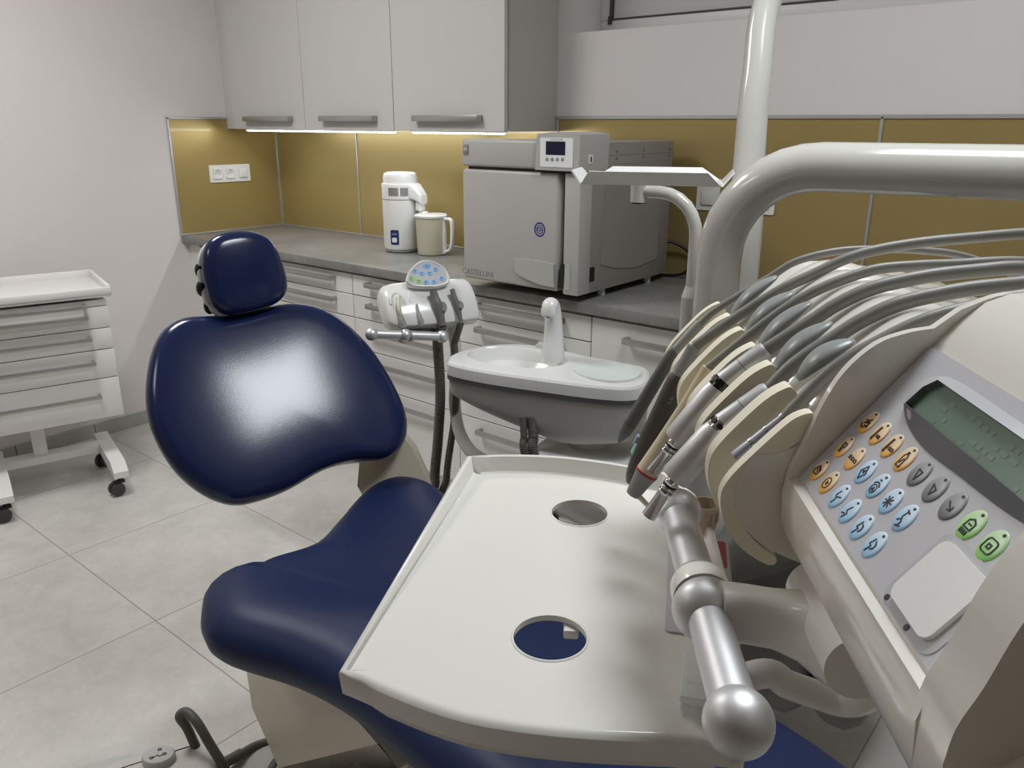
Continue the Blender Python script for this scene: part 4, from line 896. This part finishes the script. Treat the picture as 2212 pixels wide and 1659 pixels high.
def key(e, v, mt, ic, txt=None):
    Mb = MPn @ Matrix.Translation((e, v, .0006)); Mb = Mb @ Matrix.Rotation(R(0), 4, 'Z'); rx, ry = .0068, .0083
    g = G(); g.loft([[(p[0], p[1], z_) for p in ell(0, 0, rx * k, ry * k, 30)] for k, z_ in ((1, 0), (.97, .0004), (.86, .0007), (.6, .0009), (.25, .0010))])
    me = bpy.data.meshes.new('button'); g.bm.to_mesh(me); g.bm.free()
    for p in me.polygons: p.use_smooth = True
    me.materials.append(mt); o = bpy.data.objects.new('button', me); COL.objects.link(o); o.parent = film; o.matrix_basis = WM[root_of(film)].inverted() @ Mb; WM[o] = Mb
    g = G(); Mi = Mb @ Matrix.Translation((0, -.0010, .00085)); s_ = .0074
    for st in IC[ic]:
        if st == 'ring': stroke(g, ell(0, 0, .0033, .0036, 16), .0006, .0003, Mi, True)
        elif st == 'ringlow': stroke(g, ell(0, -.0016, .0026, .0026, 16), .0006, .0003, Mi, True)
        elif st == 'ringbig': stroke(g, rrect(-.0036, -.0034, .0036, .0034, .0018, 3), .0007, .0003, Mi, True)
        else: stroke(g, [(a * s_, b * s_) for a, b in st], .00085, .0003, Mi)
    g.prism(ell(.0012, .0072, .0009, .0008, 10), -.0006, .0001, Mi)
    g.build('icon', INK, o)
    if txt: lettering(txt[0], txt[1], Mi @ Matrix.Translation((txt[2], txt[3], .0001)), INK, o, .0002, bold=.0001)
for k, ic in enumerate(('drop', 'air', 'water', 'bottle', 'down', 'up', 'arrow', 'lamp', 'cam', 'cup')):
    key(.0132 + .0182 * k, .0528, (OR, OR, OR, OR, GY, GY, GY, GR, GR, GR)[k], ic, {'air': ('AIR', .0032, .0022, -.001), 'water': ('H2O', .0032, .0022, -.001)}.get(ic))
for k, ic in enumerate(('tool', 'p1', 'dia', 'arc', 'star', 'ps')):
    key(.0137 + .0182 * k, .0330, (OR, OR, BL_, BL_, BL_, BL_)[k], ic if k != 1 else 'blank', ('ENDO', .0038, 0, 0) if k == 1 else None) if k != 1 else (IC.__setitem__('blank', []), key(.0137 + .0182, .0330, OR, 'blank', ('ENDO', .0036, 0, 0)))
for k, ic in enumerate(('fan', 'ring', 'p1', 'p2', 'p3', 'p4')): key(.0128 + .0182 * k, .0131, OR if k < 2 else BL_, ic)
PADW = mat('white_soft_pad', (.80, .775, .775), .4, var=.01)
g = G(); g.prism(rrect(.1335, .002, .1835, .0455, .007), .0002, .0010, MPn, .0004, 1); rec = g.build('pad_surround', mat('pad_surround_grey', (.46, .46, .48), .35), film)
g = G(); g.prism(rrect(.1385, .006, .1775, .042, .006), .0006, .0030, MPn, .0015, 3); g.build('touch_pad', PADW, rec)
for e_q, v_q in ((.1394, .0037), (.1623, .0034)):
    g = G(); g.lathe([(.0016, .0008), (.0016, .0013), (0, .0013)], MPn @ Matrix.Translation((e_q, v_q, 0)), 14); g.build('screw_hole', BLACK, rec)
# instrument body: drum, ridge and rest fins
EF = [-.012 - .053 * (7 - k) for k in range(1, 8)]; EI = [-.038 - .0532 * (6 - k) for k in range(1, 7)]
drum = [(-.028, .010), (-.0345, -.005), (-.0365, -.020), (-.031, -.037), (-.018, -.051), (-.002, -.060), (.03, -.070), (.10, -.075), (.22, -.070), (.255, -.03), (.255, .03), (.22, .062), (.16, .074), (.115, .083), (.085, .0835), (.060, .070), (.035, .047), (.005, .022), (-.015, .012)]
dp_ = [(p.x, p.y) for p in crvc([(a, b, 0) for a, b in drum], 3)]
inner = [(.012, .018), (.004, .004), (.002, -.02), (.006, -.045), (.02, -.062), (.06, -.074), (.22, -.070), (.255, -.03), (.255, .03), (.22, .062), (.16, .074), (.115, .080), (.085, .078), (.060, .060), (.035, .036)]
g = G(); g.prism([(p.x, p.y) for p in crvc([(a, b, 0) for a, b in inner], 3)], -.345, -.016, MEx(), .003, 2); g.build('instrument_body', SHELL, t, 40)
g = G(); g.prism(dp_, -.0172, -.0070, MEx(), .0045, 3); g.build('end_cap', SHELL, t, 50)
GP = mat('grey_rest_pad', (.30, .315, .31), .32, var=.01)
rid = [(.012, .030), (.030, .049), (.052, .070), (.075, .0885), (.094, .0945), (.115, .0915), (.13, .084), (.115, .078), (.08, .074), (.045, .048), (.02, .026)]
padpx = [((1578, 671), (1663, 594)), ((1610, 703), (1699, 627)), ((1634, 742), (1734, 650)), ((1672, 780), (1778, 692)), ((1725, 798), (1828, 727))]
for k in range(5):
    e0 = EI[k] + .0266
    g = G(); rings = []
    for s_ in (-1, -.8, -.45, 0, .45, .8, 1):
        h_ = math.sqrt(max(0.0, 1 - (abs(s_) * .98) ** 2.4))
        rings.append([ML @ Vector((e0 + .0235 * s_, n_, z_ - .012 + .009 * h_)) for n_, z_ in [(q.x, q.y) for q in crvc([(a, b, 0) for a, b in rid], 3)]])
    g.loft(rings); g.build('hose_ridge', SHELL, t, 60)
    a_, b_ = Vector(le(*padpx[k][0], e0)), Vector(le(*padpx[k][1], e0)); d_ = b_ - a_; nn_ = Vector((-d_.y, d_.x)).normalized(); a_ -= d_ * .12; d_ *= 1.2
    g = G(); rings = []
    for i in range(13):
        s_ = i / 12; w_ = .0118 * math.sin(math.pi * (.04 + .92 * s_)) ** .6; c_ = a_ + d_ * s_ + nn_ * (-.0055 + .004 * math.sin(math.pi * s_))
        rings.append([ML @ Vector((e0 + w_ * math.cos(q), c_.x + nn_.x * w_ * .45 * math.sin(q), c_.y + nn_.y * w_ * .45 * math.sin(q))) for q in [2 * math.pi * j / 20 for j in range(20)]])
    g.loft(rings); g.build('rest_pad', GP, t, 60)
fin = [(.006, .0395), (-.004, .0365), (-.014, .0270), (-.028, .0110), (-.040, -.004), (-.0455, -.016), (-.0445, -.029), (-.0395, -.042), (-.030, -.055), (-.017, -.0645), (-.008, -.0675), (-.006, -.062), (-.017, -.054), (-.0275, -.042), (-.0335, -.029), (-.0345, -.018), (-.030, -.005), (-.016, .008), (0.0, .021), (.0085, .031)]
finw = [(.0075, .0385), (.001, .0385), (-.011, .0300), (-.026, .0135), (-.039, -.003), (-.0445, -.015), (-.0445, -.030), (-.0400, -.045), (-.031, -.060), (-.022, -.068), (.0, -.07), (.02, -.05), (.03, .0), (.018, .022)]
for k in range(7):
    P = [(q.x, q.y) for q in crvc([(a, b, 0) for a, b in (fin if k == 6 else finw)], 3)]
    g = G(); w_ = .0045 if k in (0, 6) else .0068
    if k == 6: g.prism(P, EF[k] - .0045, EF[k] + .0045, MEx(), .0022, 3)
    else: g.prism(P, EF[k] - w_, EF[k] + w_, MEx(), .0042, 4)
    g.build('instrument_divider', CREAM, t, 50)
# grip bar in front with its bracket
hf, hn = ML @ Vector((-.127, -.0525, -.0945)), ML @ Vector((.110, -.0525, -.0945))
h1_, h2_ = UD(1463, 1105, (hf - CAM).dot(_f)), UD(1595, 1560, (hn - CAM).dot(_f)); zz = (h1_.z + h2_.z) / 2
bar, Mg, L_ = grip(h1_, h2_, .0192, t)
def silver_ring(s, r0, r1, w, mt, nm): 
    g = G(); g.lathe([(.0134, s - w), (r0, s - w * .95), (r1, s - w * .4), (r1, s + w * .4), (r0, s + w * .95), (.0134, s + w)], Mg, 36); return g.build(nm, mt, bar, 60)
sm = L_ * .545
g = G(); g.ball((0, 0, sm + .006), .0222, 40, Mg, (1, 1, .86)); g.build('collar', SILVER, bar, 80)
silver_ring(sm - .014, .0196, .0202, .008, SHELLW, 'cream_ring'); g = G(); g.lathe([(.0134, sm - .033), (.0176, sm - .027), (.0182, sm - .021), (.0134, sm - .019)], Mg, 36); g.build('taper_ring', SILVER, bar, 60)
hm = MLi @ (Mg @ Vector((0, 0, sm)))
g = G(); rings = []
for (n_, ea, eb, zc_, hh) in ((hm.y + .008, hm.x + .000, hm.x + .026, hm.z + .002, .0205), (hm.y + .022, hm.x + .004, hm.x + .026, hm.z + .004, .019), (hm.y + .038, hm.x + .010, hm.x + .034, hm.z + .006, .0185), (hm.y + .050, hm.x + .014, hm.x + .048, hm.z + .008, .020), (hm.y + .060, hm.x + .014, hm.x + .070, hm.z + .010, .023), (hm.y + .072, hm.x + .010, hm.x + .082, hm.z + .012, .024)):
    rings.append([ML @ Vector((a, n_, zc_ + b_)) for a, b_ in rrect(ea, -hh, eb, hh, min(hh, (eb - ea) / 2) * .72, 6)])
g.loft(rings)
g.tube([ML @ Vector((hm.x + .004, hm.y + .070, hm.z + .019)), ML @ Vector((hm.x + .086, hm.y + .070, hm.z + .019))], .0200, 36)
g.build('bracket', SHELLW, t, 50)
# tray support tube under the unit
eT = -.045
tp = [(le(x, y, ee), ee) for x, y, ee in ((1640, 1456, eT), (1700, 1478, eT), (1760, 1499, eT), (1815, 1516, eT + .004), (1858, 1512, eT + .012), (1895, 1480, eT + .02), (1910, 1430, eT + .024), (1905, 1380, eT + .024))]
g = G(); P = [ML @ Vector((eT, -.15, -.226)), ML @ Vector((eT, -.06, -.212))] + [ML @ Vector((ee, q_[0], q_[1])) for q_, ee in tp]
g.tube(P, .0108, 24, 8); g.build('tray_arm', SHELLW, t, 60)
# hose manifold at the back
g = G(); g.box((-.34, .235, -.06), (-.03, .30, .05), ML, .02, 3); g.build('hose_manifold', SHELL, t)
# top arm joint (carried by the support arm)
# ================================================================== INSTRUMENTS
AX = Vector((0, -.0675, -.0740)).normalized()
hoseN = [(.0, .0300), (.029, .0580), (.056, .0795), (.084, .0945), (.122, .1045), (.165, .1095), (.215, .110), (.268, .096), (.30, .06), (.31, .02), (.300, -.01)]
def hose(g, k, start, r, lift=0, side=0, n=16, shape=None):
    e0 = EI[k]; hp = shape or hoseN
    P = [ML @ Vector(start)] + [ML @ Vector((e0 + side * min(1, i / 3.0), a + .0, b + lift)) for i, (a, b) in enumerate(hp) if a > start[1] + .012]
    g.tube(P, r, n, 7)
def inst(k, label, name, cat): return thing(name, label, cat, ML @ Vector((EI[k], -.03, 0)), 'instruments in the delivery unit')
def tool(px0, px1, e): 
    a, b = le(px0[0], px0[1], e), le(px1[0], px1[1], e); return Vector((e, a[0], a[1])), Vector((e, b[0], b[1]))
SYR = mat('syringe_grey', (.13, .135, .135), .5, var=.03)
# 1 syringe (leftmost, thin dark grey)
e = EI[0]; a, b = tool((1512, 700), (1337, 955), e); c = Vector((e, *le(1450, 768, e))); d = Vector((e, *le(1362, 915, e)))
t = inst(0, 'slim dark grey air-water syringe, leftmost in the instrument rests', 'air_water_syringe', 'dental instrument')
g = G(); g.tube([ML @ a, ML @ a.lerp(c, .9)], .0052, 18); g.build('collar', mat('light_grey_sleeve', (.33, .34, .34), .42), t)
g = G(); g.tube([ML @ a.lerp(c, .86), ML @ c, ML @ c.lerp(d, .5), ML @ d, ML @ d.lerp(b, .5), ML @ b], [.0056, .0060, .0068, .0070, .0062, .0018], 20, 4); h = g.build('handle', SYR, t, 60)
g = G(); g.tube([ML @ d, ML @ d.lerp(b, .02)], .0072, 20); g.build('joint_line', BLACK, h)
g = G(); hose(g, 0, a, .0036, shape=[(.0, .0395), (.045, .070), (.069, .086), (.102, .0955), (.136, .0985), (.18, .098), (.225, .092), (.28, .07), (.30, .03), (.30, -.01)]); g.build('hose', HOSE, t, 60)
# 2 curing light (dark grey, turquoise tab)
e = EI[1]; p0, p1 = tool((1500, 748), (1362, 1040), e); m1 = Vector((e, *le(1468, 810, e)))
DKG = mat('curing_grey', (.085, .078, .070), .4, var=.03)
t = inst(1, 'dark grey curing handpiece with a turquoise button, second from the left', 'curing_handpiece', 'dental instrument')
g = G(); g.tube([ML @ p0, ML @ m1], [.0062, .0072], 20); g.tube([ML @ (m1 + (p1 - p0) * -.01), ML @ (m1 + (p1 - p0) * .01)], .0078, 20); g.build('collar', mat('light_grey_sleeve', (.33, .34, .34), .42), t)
g = G(); g.tube([ML @ m1, ML @ m1.lerp(p1, .1), ML @ m1.lerp(p1, .55), ML @ m1.lerp(p1, .82), ML @ m1.lerp(p1, .95), ML @ (m1.lerp(p1, 1.0) + Vector((0, -.0008, -.0015)))], [.0078, .0098, .0104, .0094, .0072, .004], 22, 4); h = g.build('handle', DKG, t, 60)
for q_, cc in ((.70, (.30, .62, .53)), (.66, (.22, .30, .40))):
    pc = m1.lerp(p1, q_) + Vector((-.002 if q_ == .70 else -.006, -.0085, .0005 if q_ == .70 else .003)); g = G(); g.box((-.0045, -.0062, -.003), (.0045, .0062, .003), ML @ FR(pc, (1, 0, 0), (p1 - m1)), .002, 2); g.build('switch', mat('switch_%d' % int(q_ * 100), cc, .4), h)
tx = ML @ FR(m1.lerp(p1, .17) + Vector((.0100, .001, .0008)), (p1 - m1), Vector((0, .7, -.65))); 
g = G(); [g.box((k_ * .0022, -.001 - (k_ % 2) * .0016, -.0003), (k_ * .0022 + .0014, .001, .0003), tx) for k_ in range(4)]; g.build('print_mark', GREYINK, h)
g = G(); hose(g, 1, p0, .0048, shape=[(.010, .046), (.043, .069), (.071, .084), (.098, .098), (.124, .106), (.160, .1125), (.200, .117), (.242, .121), (.285, .122), (.33, .09), (.33, .03), (.30, 0)]); g.build('hose', HOSE, t, 60)
# 3 scaler (cream with red ring)
e = EI[2]; p0, p1 = tool((1531, 795), (1400, 1045), e); b0_ = Vector((e, *le(1474, 888, e)))
IV = mat('ivory_handpiece', (.76, .66, .48), .35, var=.01)
t = inst(2, 'ivory scaler handpiece with a red ring and grey cone tip, third from the left', 'scaler_handpiece', 'dental instrument')
q1 = Vector((e, *le(1398, 1020, e))); q2 = Vector((e, *le(1368, 1066, e)))
g = G(); g.tube([ML @ p0, ML @ p0.lerp(q1, .35), ML @ p0.lerp(q1, .7), ML @ q1], [.0058, .0062, .0082, .0104], 22, 4); h = g.build('handle', IV, t, 60)
g = G(); g.tube([ML @ q1.lerp(q2, -.03), ML @ q1.lerp(q2, .05)], .0107, 24); g.build('red_ring', mat('red_ring', (.50, .03, .02), .4), h)
CONE = mat('grey_cone', (.30, .30, .305), .45)
g = G(); g.tube([ML @ q1.lerp(q2, .05), ML @ q1.lerp(q2, .4), ML @ q1.lerp(q2, 1.0), ML @ q1.lerp(q2, 1.04)], [.0105, .0088, .0066, .005], 24, 3); g.build('nose_cone', CONE, h, 60)
tip = q1.lerp(q2, .92); tq = Vector((e - .001, *le(1412, 1106, e)))
g = G(); g.tube([ML @ (tip + Vector((0, .002, -.002))), ML @ tip.lerp(tq, .3), ML @ tq.lerp(tip, .2), ML @ tq], [.0032, .0026, .0022, .0012], 12, 4); g.build('tip', CREAM, h, 60)
g = G(); hose(g, 2, p0, .0044, shape=[(.018, .050), (.043, .070), (.064, .0825), (.085, .0915), (.106, .098), (.135, .101), (.165, .1025), (.218, .105), (.27, .095), (.30, .05), (.30, 0)]); g.build('hose', HOSE, t, 60)
# 4, 5 silver motors
def motor(k, pts, label, dark):
    e = EI[k]; A_, B_, C_, D_, E_ = [Vector((e, *le(x, y, e))) for x, y in pts]
    t = inst(k, label, 'motor_handpiece', 'dental instrument')
    g = G(); g.tube([ML @ A_, ML @ A_.lerp(B_, .07), ML @ A_.lerp(B_, .96)], [.0066, .0078, .0085], 28); cn = g.build('coupling', SILVER, t, 50)
    g = G(); s0 = A_.lerp(B_, .50); g.tube([ML @ s0, ML @ s0.lerp(B_, .03)], .0084, 28); g.build('joint_line', GREYM, cn)
    g = G(); g.tube([ML @ A_.lerp(B_, .93), ML @ B_.lerp(C_, .09)], .0088, 28); bd = g.build('band', CHROME if not dark else mat('smoked_band', (.08, .075, .07), .12, 1), t, 50)
    g = G(); dn = (C_ - A_).normalized(); sd = Vector((1, 0, 0)); upn = sd.cross(dn)
    for an in (20, 65, 110):
        n_ = sd * math.cos(R(an)) + upn * math.sin(R(an)) * (1 if upn.z > 0 else -1); pc = B_.lerp(C_, .01) + n_ * .0087; g.lathe([(.0023, 0), (.0023, .0005), (0, .0006)], ML @ axis_to(pc, n_), 14)
    g.build('band_holes', BLACK, bd)
    g = G(); g.tube([ML @ B_.lerp(C_, .08), ML @ B_.lerp(C_, .2), ML @ C_.lerp(B_, .03), ML @ C_], [.0092, .0108, .0116, .0110], 30); bd2 = g.build('sleeve', SILVER, t, 50)
    g = G(); gs = [(.0, .0050), (.10, .0052), (.13, .0060), (.16, .0052), (.24, .0052), (.27, .0060), (.30, .0052), (.36, .0060), (.39, .0052), (1, .0058)]
    g.tube([ML @ C_.lerp(D_, s) for s, _ in gs], [r_ for _, r_ in gs], 24); nz = g.build('nozzle', CHROME, t, 40)
    g = G()
    for s in (.20, .33): g.tube([ML @ C_.lerp(D_, s - .018), ML @ C_.lerp(D_, s + .018)], .0056, 20)
    g.build('o_ring', BLACK, nz)
    g = G(); hose(g, k, A_.lerp(B_, .02), .0054, shape=[(.016, .0465), (.041, .0665), (.060, .0805), (.084, .0925), (.120, .1015), (.153, .106), (.189, .109), (.24, .104), (.28, .08), (.30, .03), (.30, 0)]); g.build('hose', HOSE, t, 60)
motor(3, ((1655, 755), (1560, 828), (1462, 950), (1410, 1020), (1400, 1030)), 'satin silver motor handpiece with a dark band, the farther of the two silver ones', True)
motor(4, ((1662, 843), (1558, 918), (1458, 1032), (1402, 1115), (1400, 1118)), 'satin silver motor handpiece with a bright band, nearest the silver grip bar', False)
# 6 short connector
e = EI[5]; p0, p1 = tool((1697, 902), (1590, 990), e)
CB = mat('blue_grey_metal', (.36, .37, .42), .4, .6); t = inst(5, 'short blue-grey hose connector with two bright rings, rightmost in the instrument rests', 'hose_connector', 'dental instrument')
g = G(); g.tube([ML @ p0, ML @ p0.lerp(p1, .45), ML @ p1.lerp(p0, .04), ML @ p1], [.0040, .0048, .0054, .0050], 24); h = g.build('body', CB, t, 50)
g = G()
for s in (0.0, .32, .62): g.tube([ML @ p0.lerp(p1, s), ML @ p0.lerp(p1, s + .045)], [.0047 + s * .0012] * 2, 24)
g.build('bright_ring', CHROME, h)
g = G(); hose(g, 5, p0, .0046, shape=[(.025, .059), (.051, .078), (.078, .093), (.110, .103), (.134, .109), (.17, .115), (.22, .112), (.27, .09), (.30, .04), (.30, 0)]); g.build('hose', HOSE, t, 60)
# extra strands lying beside the hoses of connector and motor
g = G(); P = [ML @ Vector((EI[5] - .009, .004, .029)), ML @ Vector((EI[5] - .010, .030, .057)), ML @ Vector((EI[5] - .010, .055, .0765)), ML @ Vector((EI[5] - .008, .080, .0895)), ML @ Vector((EI[5] - .003, .11, .096)), ML @ Vector((EI[5] - .002, .17, .104)), ML @ Vector((EI[5], .25, .09)), ML @ Vector((EI[5] - .004, .30, .03))]
g.tube(P, .0034, 14, 7); g.build('side_tube', HOSE, t, 60)
# ================================================================== TRAY
zT = LO.z - .171
t = thing('instrument_tray', 'ivory instrument tray with two round holes, in front of the delivery unit', 'tray', ML @ Vector((-.18, -.15, -.19)))
TRAYM = mat('tray_ivory', (.78, .77, .72), .22, var=.008, coat=.4)
toL = [lz(1010, 985, -.171), lz(1090, 981, -.171), lz(1200, 984, -.171), lz(1320, 998, -.171), lz(1440, 1021, -.171)]
toR = [(-.33, -.004), (-.25, .003), (-.13, -.003), (-.04, -.012), (.03, -.022)]
zt_, zf_ = -.171, -.1915
toF = [lz(x, y, zf_ + .001) for x, y in ((1602, 1603), (1520, 1596), (1440, 1590), (1300, 1584), (1150, 1571), (1000, 1546), (870, 1502), (733, 1443))]
toL, toF = [[(p.x, p.y) for p in crv([(a, b, 0) for a, b in q_], 3)] for q_ in (toL, toF)]
top_ = toL + toR + toF
NL, NR, NF = len(toL), len(toR), len(toF)
pe = crvc([(a, b, 0) for a, b in top_], 1)
def ins_pts(d): return [(x, y) for x, y, _ in ringat([(p[0], p[1]) for p in top_[::-1]], 0, d)][::-1]
# ring stack: outer skirt bottom -> rim -> inner wall -> floor ; the front edge has no wall
def lev(z, d, zf=None): 
    P = ins_pts(d); return [ML @ Vector((x, y, (zf if (zf is not None and i >= NL + NR) else z))) for i, (x, y) in enumerate(P)]
g = G()
g.loft([lev(-.207, .006, -.216), lev(-.205, .001, -.214), lev(zt_ - .001, -.001, zf_ - .004), lev(zt_, .001, zf_ - .0015), lev(zt_, .0035, zf_ - .0003), lev(zt_ - .001, .005, zf_), lev(zf_ + .002, .0085, zf_), lev(zf_, .011, zf_)], caps=False)
def holes(c, r): return [(c[0] + r * math.cos(2 * math.pi * i / 48), c[1] + r * math.sin(2 * math.pi * i / 48)) for i in range(48)]
hA, hB = lz(1188, 1377, zf_), lz(1252, 1108, zf_); rH = .0300
def plate(z, d, flip):
    b = bmesh.new(); P = ins_pts(d); vo = [b.verts.new((x, y, z)) for x, y in P]; es = [b.edges.new((vo[i], vo[(i + 1) % len(vo)])) for i in range(len(vo))]
    for c in (hA, hB):
        vi = [b.verts.new((x, y, z)) for x, y in holes(c, rH)]; es += [b.edges.new((vi[i], vi[(i + 1) % 48])) for i in range(48)]
    bmesh.ops.triangle_fill(b, use_beauty=True, edges=es)
    for f in b.faces:
        f.normal_update()
        if (f.normal.z < 0) != flip: f.normal_flip()
    g._join(b, ML)
plate(zf_, .011, False); plate(zf_ - .0045, .008, True)
for c in (hA, hB): g.loft([[ML @ Vector((x, y, z)) for x, y in holes(c, r_)] for r_, z in ((rH + .0022, zf_ + .0002), (rH + .0012, zf_ + .0010), (rH, zf_ + .0008), (rH, zf_ - .0045))], caps=False)
tray_o = g.build('tray_plate', TRAYM, t, 40)
g = G(); fr2 = [(x + dx, y) for (x, y), dx in zip(toF, [-.014] * NF)]
pts2 = [(-.07, -.285)] + [(x, max(-.292, min(-.034, y))) for x, y in fr2[::-1]] + [(-.07, -.034)]
g.prism(pts2, -.230, -.205, ML, .004, 2); g.build('holder_step', TRAYM, t)
g = G(); hq = (hA[0] - .022, hA[1] + .014); g.box((hq[0] - .02, hq[1] - .003, -.206), (hq[0] + .004, hq[1] + .010, -.197), ML, .002); g.build('latch', SHELLW, t)
# things on the tray
tz = LO.z + zf_
BG = mat('beige_cup_plastic', (.57, .47, .37), .4, var=.01)
c0 = UZ(1524, 1160, tz + .001); c0 = UD(1523, 1100, (UZ(1520, 1170, tz) - CAM).dot(_f) - .004); cb = Vector((c0.x, c0.y, tz + .0005))
hc_ = .030
t = thing('beige_cup', 'small beige plastic cup standing on the tray behind the silver grip bar', 'cup', cb); Mo = Matrix.Translation(cb)
g = G(); g.lathe([(0, 0), (.0085, 0), (.0098, .004), (.0118, .0135), (.0128, .016), (.0128, .030), (.0138, hc_ + .007), (.0145, hc_ + .0085), (.0145, hc_ + .0095), (.0130, hc_ + .0095), (.0122, .03), (.011, .012), (0, .010)], Mo, 40); cu = g.build('body', BG, t, 40)
g = G()
for k in range(12): a = 2 * math.pi * k / 12; g.box((.0126, -.0007, .020), (.0140, .0007, .032), Mo @ Matrix.Rotation(a, 4, 'Z'), .0003, 1)
g.build('rib', BG, cu)
CARDM, REDM = mat('lilac_card', (.62, .57, .62), .45), mat('red_card_print', (.42, .025, .05), .35, var=.15, vscale=90)
k0, k1, k2 = UZ(1437, 1180, tz), UZ(1436, 1366, tz), UZ(1500, 1374, tz)
yx = (k2 - k1).normalized(); yl = (k0 - k1); kl = yl.length; MCd = FR(k1 + Z * .0006, yx, yl, None); 
t = thing('blister_card', 'lilac blister card with a red printed corner lying on the tray under the grip bar', 'blister pack', MCd.translation)
kw = .058
g = G(); g.prism(rrect(0, -.0, kw, kl * 1.15, .004), 0, .0014, MCd, .0004, 1); cd = g.build('card', CARDM, t)
ra, rb_ = MCd.inverted() @ UZ(1551, 1180, tz), MCd.inverted() @ UZ(1556, 1228, tz)
g = G(); g.prism(rrect(.022, rb_.y - .002, .055, ra.y + .006, .003), .0013, .0018, MCd); rp = g.build('red_print', REDM, cd)
g = G(); stroke(g, [(.034, ra.y - .002), (.044, ra.y + .001)], .0022, .0003, MCd @ Matrix.Translation((0, 0, .0018))); stroke(g, [(.034, ra.y - .009), (.047, ra.y - .008)], .0018, .0003, MCd @ Matrix.Translation((0, 0, .0018))); g.build('print_marks', mat('pink_print', (.6, .3, .35), .4), rp)
BLI = mat('clear_blister', (.85, .84, .85), .12, trans=.85, ior=1.3)
for yy in (.012, .020, .042):
    g = G(); g.loft([[(p[0], p[1], z_) for p in rrect(.010 + i_, yy - .003 + i_, .046 - i_, yy + .003 - i_, .0022)] for i_, z_ in ((0, .0013), (.0004, .003), (.0012, .0042))], M=MCd); bl = g.build('blister', BLI, cd)
    if yy < .03: g = G(); g.tube([(.013, yy, .0024), (.040, yy, .0024)], .0010, 10, M=MCd); g.build('brass_pin', mat('brass', (.45, .30, .14), .3, .9), bl)
b0_, b1_, b2_ = UZ(1468, 1545, tz), UZ(1482, 1400, tz), UZ(1530, 1556, tz)
MBx = FR(b0_ + Z * .0006, (b2_ - b0_), (b1_ - b0_)); bl_ = (b1_ - b0_).length
CLR = mat('clear_box_plastic', (.90, .91, .91), .15, alpha=.40, var=.01)
t = thing('clear_plastic_box', 'clear plastic box at the front right of the tray beside the grip bar', 'box', MBx.translation)
bw = .040
g = G(); g.box((0, 0, 0), (bw, bl_ * .98, .010), MBx, .001); g.build('base', CLR, t)
g = G(); g.box((-.0012, -.0008, .0105), (bw + .001, bl_ * .985, .017), MBx, .0012); ld = g.build('lid', CLR, t)
g = G()
for yy in (.0135, .0160): g.box((.003, yy, .0171), (bw - .004, yy + .0009, .0174), MBx)
g.build('lid_rib', CLR, ld)
# ================================================================== RENDER SETTINGS
w = bpy.data.worlds.new('world'); SC.world = w; w.use_nodes = True; w.node_tree.nodes['Background'].inputs[0].default_value = (.05, .05, .055, 1)
vs = SC.view_settings; vs.view_transform = 'Standard'; vs.look = 'None'; vs.gamma = 1; vs.use_curve_mapping = False; vs.exposure = 0.6
SC.cycles.max_bounces = 8; SC.cycles.diffuse_bounces = 5; SC.cycles.glossy_bounces = 4; SC.cycles.transmission_bounces = 8; SC.cycles.caustics_reflective = False; SC.cycles.caustics_refractive = False; SC.cycles.sample_clamp_indirect = 6
bpy.context.view_layer.update()
